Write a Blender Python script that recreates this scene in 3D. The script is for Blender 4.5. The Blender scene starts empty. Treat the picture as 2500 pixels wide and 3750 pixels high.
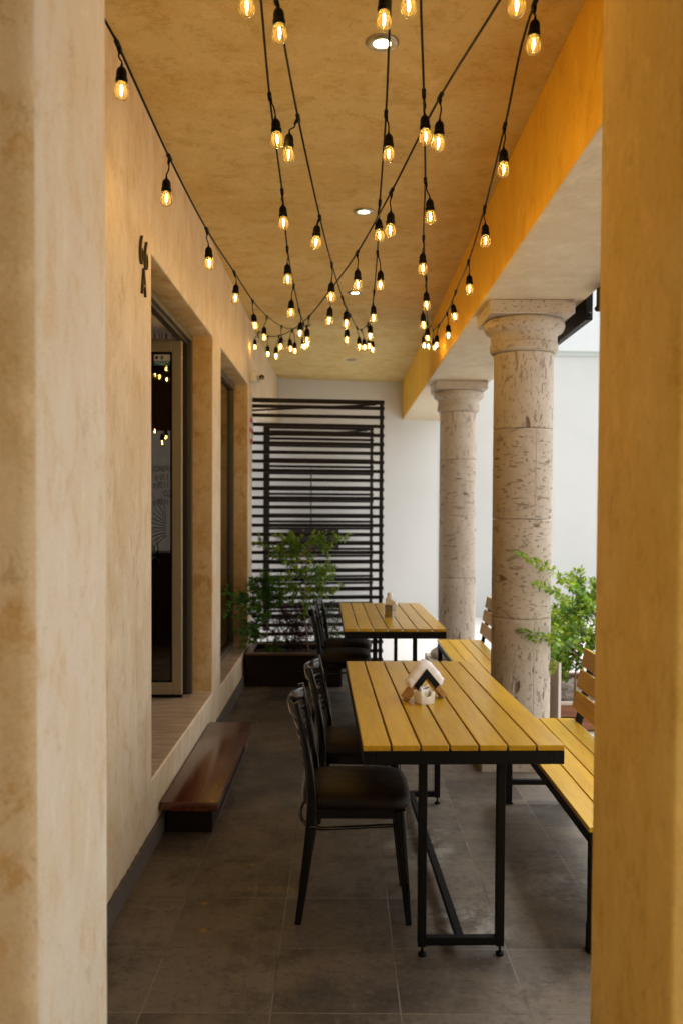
import bpy, bmesh, math, random
from mathutils import Vector, Matrix, Quaternion
R_ = math.radians
sc = bpy.context.scene
COL = sc.collection

# ---------------------------------------------------------------- camera
cam_d = bpy.data.cameras.new('camera')
cam = bpy.data.objects.new('camera', cam_d)
COL.objects.link(cam)
cam.location = (0, 0, 1.55)
cam.matrix_world = (Matrix.Translation((0, 0, 1.55)) @ Matrix.Rotation(R_(90 - 1.6), 4, 'X') @ Matrix.Rotation(R_(0.3), 4, 'Z'))
cam_d.sensor_fit = 'VERTICAL'
cam_d.sensor_height = 36.0
cam_d.sensor_width = 24.0
cam_d.lens = 30.735
cam_d.shift_y = 0.02215
cam_d.clip_start = 0.05
cam_d.clip_end = 400
cam_d.dof.use_dof = True
cam_d.dof.focus_distance = 3.6
cam_d.dof.aperture_fstop = 2.8
sc.camera = cam

# ---------------------------------------------------------------- sky, sun, exposure
SUN_AZ, SUN_EL = R_(38), R_(68)       # compass azimuth the light comes from (0 = +Y, 90 = +X)
w = bpy.data.worlds.new('World')
sc.world = w
w.use_nodes = True
nt = w.node_tree
bg = nt.nodes['Background']
sky = nt.nodes.new('ShaderNodeTexSky')
sky.sky_type = 'NISHITA'
sky.sun_disc = False
sky.sun_elevation = SUN_EL
sky.sun_rotation = SUN_AZ
sky.air_density = 1.0
sky.dust_density = 4.0
hs = nt.nodes.new('ShaderNodeHueSaturation')
hs.inputs['Saturation'].default_value = 0.14      # an overcast, almost colourless sky
nt.links.new(sky.outputs[0], hs.inputs['Color'])
nt.links.new(hs.outputs[0], bg.inputs[0])
bg.inputs[1].default_value = 0.14
sl = bpy.data.lights.new('sun', 'SUN')
sl.energy = 0.6
sl.angle = R_(25)
sl.color = (1.0, 0.96, 0.9)
sun = bpy.data.objects.new('sun', sl)
COL.objects.link(sun)
sd = Vector((math.sin(SUN_AZ) * math.cos(SUN_EL), math.cos(SUN_AZ) * math.cos(SUN_EL), math.sin(SUN_EL)))
sun.rotation_euler = sd.to_track_quat('Z', 'Y').to_euler()
sun.location = (6, -6, 12)
sc.view_settings.view_transform = 'Standard'
sc.view_settings.look = 'None'
sc.view_settings.exposure = 1.66
sc.view_settings.gamma = 1.0
sc.cycles.use_denoising = True
sc.cycles.sample_clamp_indirect = 6.0
sc.cycles.max_bounces = 10
sc.cycles.diffuse_bounces = 5
sc.cycles.transparent_max_bounces = 16
sc.cycles.caustics_reflective = False
sc.cycles.caustics_refractive = False

random.seed(7)

# ---------------------------------------------------------------- mesh helpers
class MB:
    """collects shapes and links them as ONE mesh object"""
    def __init__(s):
        s.bm = bmesh.new()
    def box(s, x0, x1, y0, y1, z0, z1, bev=0.0, seg=2, M=None, mi=0):
        g = bmesh.new()
        bmesh.ops.create_cube(g, size=1.0)
        for v in g.verts:
            v.co = Vector(((x0 + x1) / 2 + v.co.x * (x1 - x0), (y0 + y1) / 2 + v.co.y * (y1 - y0), (z0 + z1) / 2 + v.co.z * (z1 - z0)))
        if bev > 0:
            bmesh.ops.bevel(g, geom=list(g.edges), offset=bev, segments=seg, profile=0.5, affect='EDGES')
        s.add(g, M, mi)
        return s
    def add(s, g, M=None, mi=0, smooth=False):
        if M is not None:
            g.transform(M)
        mp = {}
        for v in g.verts:
            mp[v] = s.bm.verts.new(v.co)
        for f in g.faces:
            try:
                nf = s.bm.faces.new([mp[v] for v in f.verts])
                nf.material_index = mi
                nf.smooth = smooth or f.smooth
            except ValueError:
                pass
        g.free()
    def lathe(s, prof, seg=32, M=None, mi=0, smooth=True, cap=True):
        g = bmesh.new()
        rings = []
        for r, z in prof:
            if r < 1e-6:
                rings.append([g.verts.new((0, 0, z))])
            else:
                rings.append([g.verts.new((r * math.cos(2 * math.pi * i / seg), r * math.sin(2 * math.pi * i / seg), z)) for i in range(seg)])
        for a, b in zip(rings, rings[1:]):
            for i in range(seg):
                j = (i + 1) % seg
                if len(a) == 1 and len(b) == 1:
                    continue
                if len(a) == 1:
                    f = g.faces.new((a[0], b[j], b[i]))
                elif len(b) == 1:
                    f = g.faces.new((a[i], a[j], b[0]))
                else:
                    f = g.faces.new((a[i], a[j], b[j], b[i]))
                f.smooth = smooth
        if cap:
            for rg, rev in ((rings[0], True), (rings[-1], False)):
                if len(rg) > 2:
                    g.faces.new(rg[::-1] if rev else rg)
        s.add(g, M, mi)
        return s
    def tube(s, pts, rad, seg=8, mi=0, smooth=True, closed=False, ref=None, prof=None):
        """sweep; rad: number, list of numbers, or list of (ra, rb); prof: list of unit (a, b) points"""
        pts = [Vector(p) for p in pts]
        n = len(pts)
        if prof is None:
            prof = [(math.cos(2 * math.pi * i / seg), math.sin(2 * math.pi * i / seg)) for i in range(seg)]
        seg = len(prof)
        rings = []
        prev = None
        for k, p in enumerate(pts):
            if closed:
                t = pts[(k + 1) % n] - pts[k - 1]
            else:
                t = pts[min(k + 1, n - 1)] - pts[max(k - 1, 0)]
            t.normalize()
            if ref is not None:
                a = Vector(ref) - t * t.dot(Vector(ref))
            elif prev is None:
                a = Vector((0, 0, 1)) if abs(t.z) < 0.9 else Vector((1, 0, 0))
                a = a - t * t.dot(a)
            else:
                a = prev - t * t.dot(prev)
            a.normalize()
            prev = a
            b = t.cross(a)
            r = rad[k] if isinstance(rad, (list, tuple)) else rad
            ra, rb = r if isinstance(r, (list, tuple)) else (r, r)
            rings.append([s.bm.verts.new(p + a * (u * ra) + b * (v * rb)) for u, v in prof])
        m = n if closed else n - 1
        for k in range(m):
            A, B = rings[k], rings[(k + 1) % n]
            for i in range(seg):
                j = (i + 1) % seg
                f = s.bm.faces.new((A[i], A[j], B[j], B[i]))
                f.material_index = mi
                f.smooth = smooth
        if not closed:
            for rg, rev in ((rings[0], True), (rings[-1], False)):
                f = s.bm.faces.new(rg[::-1] if rev else rg)
                f.material_index = mi
        return s
    def prism(s, poly, axis, a, b, mi=0, bev=0.0, M=None):
        """poly of 2-D points extruded along axis ('x','y','z') from a to b"""
        def P(u, v, w):
            return {'x': (w, u, v), 'y': (u, w, v), 'z': (u, v, w)}[axis]
        g = bmesh.new()
        A = [g.verts.new(P(u, v, a)) for u, v in poly]
        B = [g.verts.new(P(u, v, b)) for u, v in poly]
        g.faces.new(A)
        g.faces.new(B[::-1])
        n = len(poly)
        for i in range(n):
            j = (i + 1) % n
            g.faces.new((A[j], A[i], B[i], B[j]))
        bmesh.ops.recalc_face_normals(g, faces=list(g.faces))
        if bev > 0:
            bmesh.ops.bevel(g, geom=list(g.edges), offset=bev, segments=2, profile=0.5, affect='EDGES')
        s.add(g, M, mi)
        return s
    def cells(s, xs, ys, zs, filled, bev=0.0, seg=3):
        """solid made of grid cells; only its outer skin is built, then its arrises are rounded"""
        g = bmesh.new()
        V = {}
        def v(i, j, k):
            if (i, j, k) not in V:
                V[(i, j, k)] = g.verts.new((xs[i], ys[j], zs[k]))
            return V[(i, j, k)]
        nx, ny, nz = len(xs) - 1, len(ys) - 1, len(zs) - 1
        def on(i, j, k):
            return 0 <= i < nx and 0 <= j < ny and 0 <= k < nz and filled(i, j, k)
        for i in range(nx):
            for j in range(ny):
                for k in range(nz):
                    if not on(i, j, k):
                        continue
                    q = lambda *c: g.faces.new([v(*t) for t in c])
                    if not on(i - 1, j, k): q((i, j, k), (i, j, k + 1), (i, j + 1, k + 1), (i, j + 1, k))
                    if not on(i + 1, j, k): q((i + 1, j, k), (i + 1, j + 1, k), (i + 1, j + 1, k + 1), (i + 1, j, k + 1))
                    if not on(i, j - 1, k): q((i, j, k), (i + 1, j, k), (i + 1, j, k + 1), (i, j, k + 1))
                    if not on(i, j + 1, k): q((i, j + 1, k), (i, j + 1, k + 1), (i + 1, j + 1, k + 1), (i + 1, j + 1, k))
                    if not on(i, j, k - 1): q((i, j, k), (i, j + 1, k), (i + 1, j + 1, k), (i + 1, j, k))
                    if not on(i, j, k + 1): q((i, j, k + 1), (i + 1, j, k + 1), (i + 1, j + 1, k + 1), (i, j + 1, k + 1))
        bmesh.ops.dissolve_limit(g, angle_limit=0.02, verts=list(g.verts), edges=list(g.edges))
        if bev > 0:
            es = [e for e in g.edges if len(e.link_faces) == 2 and e.calc_face_angle() > 0.5]
            bmesh.ops.bevel(g, geom=es, offset=bev, segments=seg, profile=0.5, affect='EDGES')
        s.add(g)
        return s
    def build(s, name, mats, parent=None, smooth_angle=None):
        me = bpy.data.meshes.new(name)
        bmesh.ops.recalc_face_normals(s.bm, faces=list(s.bm.faces))
        s.bm.to_mesh(me)
        s.bm.free()
        for m in (mats if isinstance(mats, (list, tuple)) else [mats]):
            me.materials.append(m)
        if smooth_angle is not None:
            for p in me.polygons:
                p.use_smooth = True
            me.set_sharp_from_angle(angle=R_(smooth_angle))
        o = bpy.data.objects.new(name, me)
        COL.objects.link(o)
        if parent is not None:
            o.parent = parent
        return o

def tag(o, label=None, cat=None, group=None, kind=None):
    if label: o['label'] = label
    if cat: o['category'] = cat
    if group: o['group'] = group
    if kind: o['kind'] = kind
    return o

def thing(name, label, cat, loc=(0, 0, 0), rz=0.0, group=None):
    o = bpy.data.objects.new(name, None)
    COL.objects.link(o)
    o.empty_display_size = 0.1
    o.location = loc
    o.rotation_euler = (0, 0, rz)
    return tag(o, label, cat, group)

def copy_tree(o, parent=None):
    c = o.copy()
    COL.objects.link(c)
    if parent is not None:
        c.parent = parent
    for ch in list(o.children):
        copy_tree(ch, c)
    return c

def smoothpts(pts, sub=6):
    """Catmull-Rom through pts"""
    P = [Vector(p) for p in pts]
    P = [P[0] * 2 - P[1]] + P + [P[-1] * 2 - P[-2]]
    out = []
    for i in range(1, len(P) - 2):
        a, b, c, d = P[i - 1:i + 3]
        for k in range(sub):
            t = k / sub
            out.append(0.5 * ((2 * b) + (c - a) * t + (2 * a - 5 * b + 4 * c - d) * t * t + (3 * b - a - 3 * c + d) * t ** 3))
    out.append(P[-2])
    return out

def text_mesh(name, body, size, mat, parent, M, extrude=0.0, align='LEFT', sx=1.0, thin=0.0):
    cu = bpy.data.curves.new(name, 'FONT')
    cu.body = body
    cu.size = size
    cu.extrude = extrude
    cu.align_x = align
    cu.offset = -thin
    tmp = bpy.data.objects.new(name, cu)
    COL.objects.link(tmp)
    bpy.context.view_layer.update()
    dg = bpy.context.evaluated_depsgraph_get()
    me = bpy.data.meshes.new_from_object(tmp.evaluated_get(dg))
    bpy.data.objects.remove(tmp)
    me.transform(M @ Matrix.Diagonal((sx, 1, 1, 1)))
    me.materials.clear()
    me.materials.append(mat)
    o = bpy.data.objects.new(name, me)
    COL.objects.link(o)
    if parent is not None:
        o.parent = parent
    return o

# ---------------------------------------------------------------- material helpers
class NT:
    def __init__(s, name):
        s.m = bpy.data.materials.new(name)
        s.m.use_nodes = True
        s.t = s.m.node_tree
        s.b = s.t.nodes['Principled BSDF']
        s.out = s.t.nodes['Material Output']
    def n(s, typ, **kw):
        nd = s.t.nodes.new(typ)
        for k, v in kw.items():
            setattr(nd, k, v)
        return nd
    def set(s, sock, v):
        if isinstance(v, bpy.types.NodeSocket):
            s.t.links.new(v, sock)
        elif isinstance(v, tuple) and len(v) == 3 and sock.type == 'RGBA':
            sock.default_value = (*v, 1)
        else:
            sock.default_value = v
    def coord(s, scale=(1, 1, 1), loc=(0, 0, 0), rot=(0, 0, 0)):
        tc = s.n('ShaderNodeTexCoord')
        mp = s.n('ShaderNodeMapping')
        s.set(mp.inputs['Vector'], tc.outputs['Object'])
        mp.inputs['Scale'].default_value = scale
        mp.inputs['Location'].default_value = loc
        mp.inputs['Rotation'].default_value = rot
        return mp.outputs[0]
    def noise(s, vec, scale, detail=5, rough=0.6, dist=0.0):
        nd = s.n('ShaderNodeTexNoise')
        s.set(nd.inputs['Vector'], vec)
        nd.inputs['Scale'].default_value = scale
        nd.inputs['Detail'].default_value = detail
        nd.inputs['Roughness'].default_value = rough
        nd.inputs['Distortion'].default_value = dist
        return nd.outputs['Fac']
    def ramp(s, fac, lo, hi, a=0.0, b=1.0):
        nd = s.n('ShaderNodeMapRange')
        nd.interpolation_type = 'SMOOTHSTEP'
        s.set(nd.inputs[0], fac)
        nd.inputs[1].default_value = lo
        nd.inputs[2].default_value = hi
        nd.inputs[3].default_value = a
        nd.inputs[4].default_value = b
        return nd.outputs[0]
    def mix(s, fac, a, b, mode='MIX'):
        nd = s.n('ShaderNodeMix', data_type='RGBA', blend_type=mode)
        s.set(nd.inputs[0], fac)
        s.set(nd.inputs[6], a)
        s.set(nd.inputs[7], b)
        return nd.outputs[2]
    def math(s, op, a, b=0.0, c=0.0):
        nd = s.n('ShaderNodeMath', operation=op)
        s.set(nd.inputs[0], a)
        s.set(nd.inputs[1], b)
        s.set(nd.inputs[2], c)
        return nd.outputs[0]
    def xyz(s, vec):
        nd = s.n('ShaderNodeSeparateXYZ')
        s.set(nd.inputs[0], vec)
        return nd.outputs
    def bump(s, h, strength=0.3, dist=0.01):
        nd = s.n('ShaderNodeBump')
        nd.inputs['Strength'].default_value = strength
        nd.inputs['Distance'].default_value = dist
        s.set(nd.inputs['Height'], h)
        s.t.links.new(nd.outputs[0], s.b.inputs['Normal'])
    def p(s, **kw):
        for k, v in kw.items():
            s.set(s.b.inputs[k.replace('_', ' ')], v)
        return s

def plain(name, col, rough=0.5, metal=0.0, var=0.12, scale=20, coat=0.0, spec=None, bump=0.0):
    n = NT(name)
    v = n.noise(n.coord(), scale, 4)
    lo = tuple(c * (1 - var) for c in col)
    hi = tuple(min(1, c * (1 + var)) for c in col)
    n.p(Base_Color=n.mix(v, lo, hi), Metallic=metal, Coat_Weight=coat, Coat_Roughness=0.08)
    n.p(Roughness=n.ramp(v, 0.2, 0.8, rough * 0.85, rough * 1.15))
    if spec is not None:
        n.p(Specular_IOR_Level=spec)
    if bump:
        n.bump(n.noise(n.coord(), scale * 6, 3), bump, 0.002)
    return n.m

def stucco(name, base, deep, stain, sc_, amount=0.5, bump=0.4, off=(0, 0, 0), big=1.0):
    """hand-troweled mineral plaster: blotches and drawn-out stains of a deeper ochre"""
    n = NT(name)
    v = n.coord(scale=sc_, loc=off)
    big_ = n.noise(v, 1.6 * big, 8, 0.66, 0.15)
    mid = n.noise(v, 5.0 * big, 10, 0.72, 0.25)
    fine = n.noise(v, 13.0 * big, 10, 0.75, 0.35)
    c = n.mix(n.ramp(big_, 0.42, 0.58), base, deep)
    lt = tuple(min(0.85, x * 1.18) for x in base)
    c = n.mix(n.ramp(mid, 0.34, 0.47, 0.6, 0), c, lt)
    c = n.mix(n.ramp(mid, 0.52, 0.63, 0, amount), c, stain)
    c = n.mix(n.ramp(fine, 0.55, 0.64, 0, amount * 0.75), c, stain)
    dk = tuple(x * 0.62 for x in stain)
    sp = n.noise(v, 8.5 * big, 11, 0.78, 0.6)
    c = n.mix(n.ramp(sp, 0.575, 0.63, 0, amount * 0.55), c, dk)
    g = n.noise(n.coord(), 130, 4, 0.65)
    c = n.mix(n.ramp(g, 0.40, 0.62, 0.0, 0.22), c, tuple(min(1, x * 1.3) for x in base))
    n.p(Base_Color=c, Roughness=0.72, Specular_IOR_Level=0.35)
    h = n.math('ADD', n.math('MULTIPLY', mid, 0.6), n.math('MULTIPLY', g, 0.3))
    n.bump(h, bump, 0.012)
    return n.m

# measured positions in metres: cable joint, socket top, bulb tip of each lamp; branch lines of each shrub
STRINGS = [
 ([(-0.853,2.080,3.220),(-0.694,2.620,2.972)], (-0.313,8.383,3.315), [
  ((-0.686,2.700,2.960),(-0.675,2.700,2.900),(-0.677,2.700,2.804)),
  ((-0.638,3.250,2.842),(-0.649,3.250,2.769),(-0.650,3.250,2.666)),
  ((-0.609,3.950,2.803),(-0.601,3.950,2.730),(-0.597,3.950,2.628)),
  ((-0.572,4.650,2.803),(-0.561,4.650,2.742),(-0.568,4.650,2.639)),
  ((-0.551,5.400,2.834),(-0.546,5.400,2.755),(-0.533,5.400,2.656)),
  ((-0.512,6.000,2.868),(-0.533,6.000,2.801),(-0.533,6.000,2.695)),
  ((-0.456,6.600,2.929),(-0.457,6.600,2.850),(-0.467,6.600,2.746)),
  ((-0.407,7.200,3.032),(-0.389,7.200,2.927),(-0.386,7.200,2.805))]),
 ([(-0.250,2.005,3.050)], (-0.313,8.383,3.315), [
  ((-0.241,2.450,3.061),(-0.268,2.450,3.014),(-0.268,2.450,2.919)),
  ((-0.258,3.100,2.995),(-0.238,3.100,2.923),(-0.230,3.100,2.822)),
  ((-0.255,3.700,2.883),(-0.252,3.700,2.829),(-0.248,3.700,2.726)),
  ((-0.267,4.250,2.811),(-0.267,4.250,2.738),(-0.263,4.250,2.630)),
  ((-0.274,4.950,2.813),(-0.287,4.950,2.734),(-0.291,4.950,2.634)),
  ((-0.276,5.600,2.825),(-0.265,5.600,2.749),(-0.272,5.600,2.646)),
  ((-0.279,6.300,2.895),(-0.269,6.300,2.796),(-0.269,6.300,2.693)),
  ((-0.285,6.900,2.996),(-0.275,6.900,2.928),(-0.271,6.900,2.823)),
  ((-0.295,7.500,3.122),(-0.339,7.500,3.018),(-0.328,7.500,2.907))]),
 ([(-0.220,2.005,3.030)], (0.230,8.389,3.315), [
  ((-0.195,2.550,3.012),(-0.188,2.550,2.994),(-0.184,2.550,2.893)),
  ((-0.161,3.150,2.943),(-0.192,3.150,2.892),(-0.196,3.150,2.792)),
  ((-0.098,3.750,2.792),(-0.109,3.750,2.764),(-0.116,3.750,2.660)),
  ((-0.055,4.400,2.781),(-0.056,4.400,2.691),(-0.058,4.400,2.588)),
  ((-0.003,5.050,2.773),(0.021,5.050,2.696),(0.019,5.050,2.594)),
  ((0.049,5.750,2.827),(0.029,5.750,2.738),(0.027,5.750,2.636)),
  ((0.103,6.500,2.904),(0.121,6.500,2.834),(0.125,6.500,2.732)),
  ((0.152,7.200,3.029),(0.172,7.200,2.959),(0.184,7.200,2.841))]),
 ([(0.120,2.005,3.050)], (0.230,8.389,3.315), [
  ((0.132,2.500,3.058),(0.111,2.500,3.005),(0.111,2.500,2.906)),
  ((0.152,3.200,2.982),(0.162,3.200,2.915),(0.163,3.200,2.817)),
  ((0.157,3.800,2.875),(0.150,3.800,2.810),(0.158,3.800,2.704)),
  ((0.171,4.400,2.837),(0.187,4.400,2.750),(0.187,4.400,2.647)),
  ((0.179,5.050,2.806),(0.175,5.050,2.729),(0.176,5.050,2.625)),
  ((0.186,5.750,2.836),(0.180,5.750,2.764),(0.178,5.750,2.653)),
  ((0.188,6.500,2.934),(0.194,6.500,2.838),(0.195,6.500,2.730)),
  ((0.201,7.200,3.054),(0.243,7.200,2.941),(0.244,7.200,2.835))]),
 ([(0.210,2.005,3.050)], (0.835,8.374,3.315), [
  ((0.210,2.450,3.075),(0.177,2.450,3.016),(0.177,2.450,2.919)),
  ((0.270,3.000,2.961),(0.273,3.000,2.893),(0.278,3.000,2.791)),
  ((0.328,3.550,2.875),(0.346,3.550,2.806),(0.351,3.550,2.702)),
  ((0.378,4.150,2.836),(0.374,4.150,2.765),(0.375,4.150,2.663)),
  ((0.453,4.800,2.818),(0.453,4.800,2.746),(0.457,4.800,2.644)),
  ((0.516,5.400,2.813),(0.491,5.400,2.765),(0.497,5.400,2.665)),
  ((0.577,6.000,2.841),(0.575,6.000,2.801),(0.581,6.000,2.698)),
  ((0.648,6.700,2.969),(0.617,6.700,2.883),(0.620,6.700,2.788)),
  ((0.727,7.400,3.095),(0.719,7.400,3.008),(0.720,7.400,2.901))]),
 ([(0.500,2.005,3.100)], (-0.845,8.850,3.290), [
  ((0.446,2.200,2.926),(0.426,2.200,2.878),(0.426,2.200,2.794)),
  ((0.320,2.950,2.928),(0.319,2.950,2.852),(0.314,2.950,2.752)),
  ((0.190,3.500,2.813),(0.188,3.500,2.736),(0.186,3.500,2.630)),
  ((0.066,4.100,2.748),(0.068,4.100,2.674),(0.069,4.100,2.567)),
  ((-0.070,4.750,2.733),(-0.066,4.750,2.648),(-0.074,4.750,2.542)),
  ((-0.205,5.400,2.738),(-0.216,5.400,2.668),(-0.218,5.400,2.553)),
  ((-0.357,6.300,2.842),(-0.376,6.300,2.779),(-0.370,6.300,2.692)),
  ((-0.495,6.900,2.917),(-0.519,6.900,2.832),(-0.521,6.900,2.730)),
  ((-0.634,7.500,3.031),(-0.637,7.500,2.953),(-0.632,7.500,2.849)),
  ((-0.777,8.200,3.209),(-0.814,8.200,3.143),(-0.811,8.200,3.029))]),
 ([(0.630,2.005,3.020)], (0.835,8.374,3.315), [
  ((0.560,2.620,3.046),(0.562,2.620,3.003),(0.556,2.620,2.902)),
  ((0.581,3.200,2.940),(0.578,3.200,2.863),(0.578,3.200,2.761)),
  ((0.615,3.850,2.870),(0.618,3.850,2.804),(0.621,3.850,2.703)),
  ((0.639,4.500,2.824),(0.644,4.500,2.758),(0.645,4.500,2.652)),
  ((0.659,5.150,2.833),(0.641,5.150,2.761),(0.659,5.150,2.660)),
  ((0.686,5.800,2.856),(0.694,5.800,2.780),(0.696,5.800,2.673)),
  ((0.712,6.500,2.925),(0.695,6.500,2.850),(0.692,6.500,2.744)),
  ((0.743,7.200,3.034),(0.740,7.200,2.958),(0.754,7.200,2.862))]),
]
SHRUB_TALL = [
  [(-0.291,7.900,0.238),(-0.320,7.900,0.524),(-0.341,7.900,0.682),(-0.322,7.900,0.840),(-0.314,7.900,1.030),(-0.292,7.900,1.211),(-0.245,7.900,1.341)],
  [(-0.322,7.900,1.061),(-0.478,7.867,1.204),(-0.633,7.833,1.212),(-0.766,7.800,1.240)],
  [(-0.307,7.900,1.132),(-0.444,7.950,1.248),(-0.615,8.000,1.309)],
  [(-0.291,7.900,1.172),(-0.165,7.867,1.213),(-0.071,7.833,1.270),(0.038,7.800,1.297)],
  [(-0.314,7.900,0.967),(-0.205,7.940,0.996),(-0.059,7.980,1.019)],
  [(-0.314,7.900,0.872),(-0.203,7.867,0.875),(-0.092,7.833,0.824),(-0.002,7.800,0.866)],
  [(-0.318,7.900,0.998),(-0.440,7.883,1.046),(-0.557,7.867,1.109),(-0.642,7.850,1.129)],
  [(-0.322,7.900,0.919),(-0.397,7.825,0.972),(-0.471,7.750,0.992)],
  [(-0.322,7.900,0.848),(-0.425,7.925,0.845),(-0.514,7.950,0.866)],
  [(-0.314,7.900,0.919),(-0.225,7.810,0.974),(-0.145,7.720,0.996)],
  [(-0.322,7.900,0.840),(-0.273,7.860,0.789),(-0.162,7.820,0.809)],
  [(-0.299,7.900,1.187),(-0.245,7.925,1.234),(-0.167,7.950,1.289)],
  [(-0.314,7.900,1.030),(-0.377,7.883,1.078),(-0.416,7.867,1.173),(-0.368,7.850,1.299)],
  [(-0.314,7.900,0.982),(-0.252,7.950,0.915),(-0.110,8.000,0.912)],
  [(-0.322,7.900,0.856),(-0.397,7.840,0.822),(-0.472,7.780,0.827)],
  [(-0.329,7.900,0.761),(-0.273,7.875,0.717),(-0.287,7.850,0.656)],
  [(-0.307,7.900,1.116),(-0.400,7.860,1.157),(-0.507,7.820,1.167),(-0.590,7.780,1.199)],
  [(-0.307,7.900,1.116),(-0.417,7.890,1.211),(-0.511,7.880,1.266)]]
SHRUB_DARK = [
  [(-0.664,7.920,0.233),(-0.669,7.920,0.519),(-0.678,7.920,0.757),(-0.682,7.920,0.955)],
  [(-0.678,7.920,0.678),(-0.780,7.753,0.773),(-0.914,7.587,0.804),(-0.998,7.420,0.828)],
  [(-0.678,7.920,0.678),(-0.817,7.737,0.752),(-0.948,7.553,0.747),(-0.984,7.370,0.655)],
  [(-0.673,7.920,0.599),(-0.776,7.720,0.637),(-0.914,7.520,0.630)],
  [(-0.671,7.920,0.480),(-0.791,7.720,0.490),(-0.913,7.520,0.513)],
  [(-0.669,7.920,0.416),(-0.765,7.770,0.437),(-0.876,7.620,0.446)],
  [(-0.678,7.920,0.757),(-0.619,7.870,0.841),(-0.560,7.820,0.877)],
  [(-0.678,7.920,0.718),(-0.557,7.895,0.760),(-0.477,7.870,0.732)],
  [(-0.678,7.920,0.797),(-0.744,7.860,0.857),(-0.800,7.800,0.889)],
  [(-0.682,7.920,0.836),(-0.664,7.845,0.922),(-0.627,7.770,0.936)],
  [(-0.678,7.920,0.678),(-0.745,7.795,0.722),(-0.848,7.670,0.781)],
  [(-0.678,7.920,0.757),(-0.724,7.820,0.806),(-0.761,7.720,0.808)],
  [(-0.678,7.920,0.757),(-0.601,7.845,0.765),(-0.518,7.770,0.789)],
  [(-0.673,7.920,0.559),(-0.728,7.870,0.541),(-0.794,7.820,0.524)],
  [(-0.669,7.920,0.400),(-0.741,7.845,0.387),(-0.796,7.770,0.382)],
  [(-0.669,7.920,0.344),(-0.601,7.870,0.305),(-0.558,7.820,0.274)],
  [(-0.678,7.920,0.710),(-0.634,7.870,0.684),(-0.583,7.820,0.689)],
  [(-0.678,7.920,0.797),(-0.715,7.895,0.886),(-0.682,7.870,0.951)],
  [(-0.674,7.920,0.638),(-0.748,7.745,0.697),(-0.882,7.570,0.700)]]
SHRUB_RED = [
  [(-0.443,8.000,0.253),(-0.450,7.970,0.474),(-0.497,7.940,0.661)],
  [(-0.419,8.000,0.253),(-0.411,7.970,0.474),(-0.386,7.940,0.693)],
  [(-0.379,8.000,0.254),(-0.363,7.970,0.434),(-0.314,7.940,0.638)],
  [(-0.483,8.000,0.253),(-0.514,7.970,0.434),(-0.560,7.940,0.581)],
  [(-0.435,8.000,0.253),(-0.403,7.970,0.554),(-0.426,7.940,0.709)],
  [(-0.403,8.000,0.253),(-0.458,7.970,0.434),(-0.529,7.940,0.637)],
  [(-0.363,8.000,0.254),(-0.338,7.970,0.371),(-0.274,7.940,0.479)],
  [(-0.467,8.000,0.253),(-0.562,7.970,0.369),(-0.623,7.940,0.437)]]
SHRUB_SMALL = [
  [(-0.179,8.000,0.255),(-0.116,7.975,0.515),(-0.061,7.950,0.710)],
  [(-0.179,8.000,0.255),(-0.068,7.975,0.475),(0.003,7.950,0.630)],
  [(-0.179,8.000,0.255),(-0.140,7.975,0.515),(-0.132,7.950,0.670)],
  [(-0.179,8.000,0.255),(-0.084,7.975,0.411),(-0.005,7.950,0.519)],
  [(-0.179,8.000,0.255),(-0.227,7.975,0.474),(-0.251,7.950,0.637)],
  [(-0.179,8.000,0.255),(-0.092,7.975,0.555),(-0.093,7.950,0.694)],
  [(-0.179,8.000,0.255),(-0.052,7.975,0.355),(0.012,7.950,0.415)]]
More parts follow.
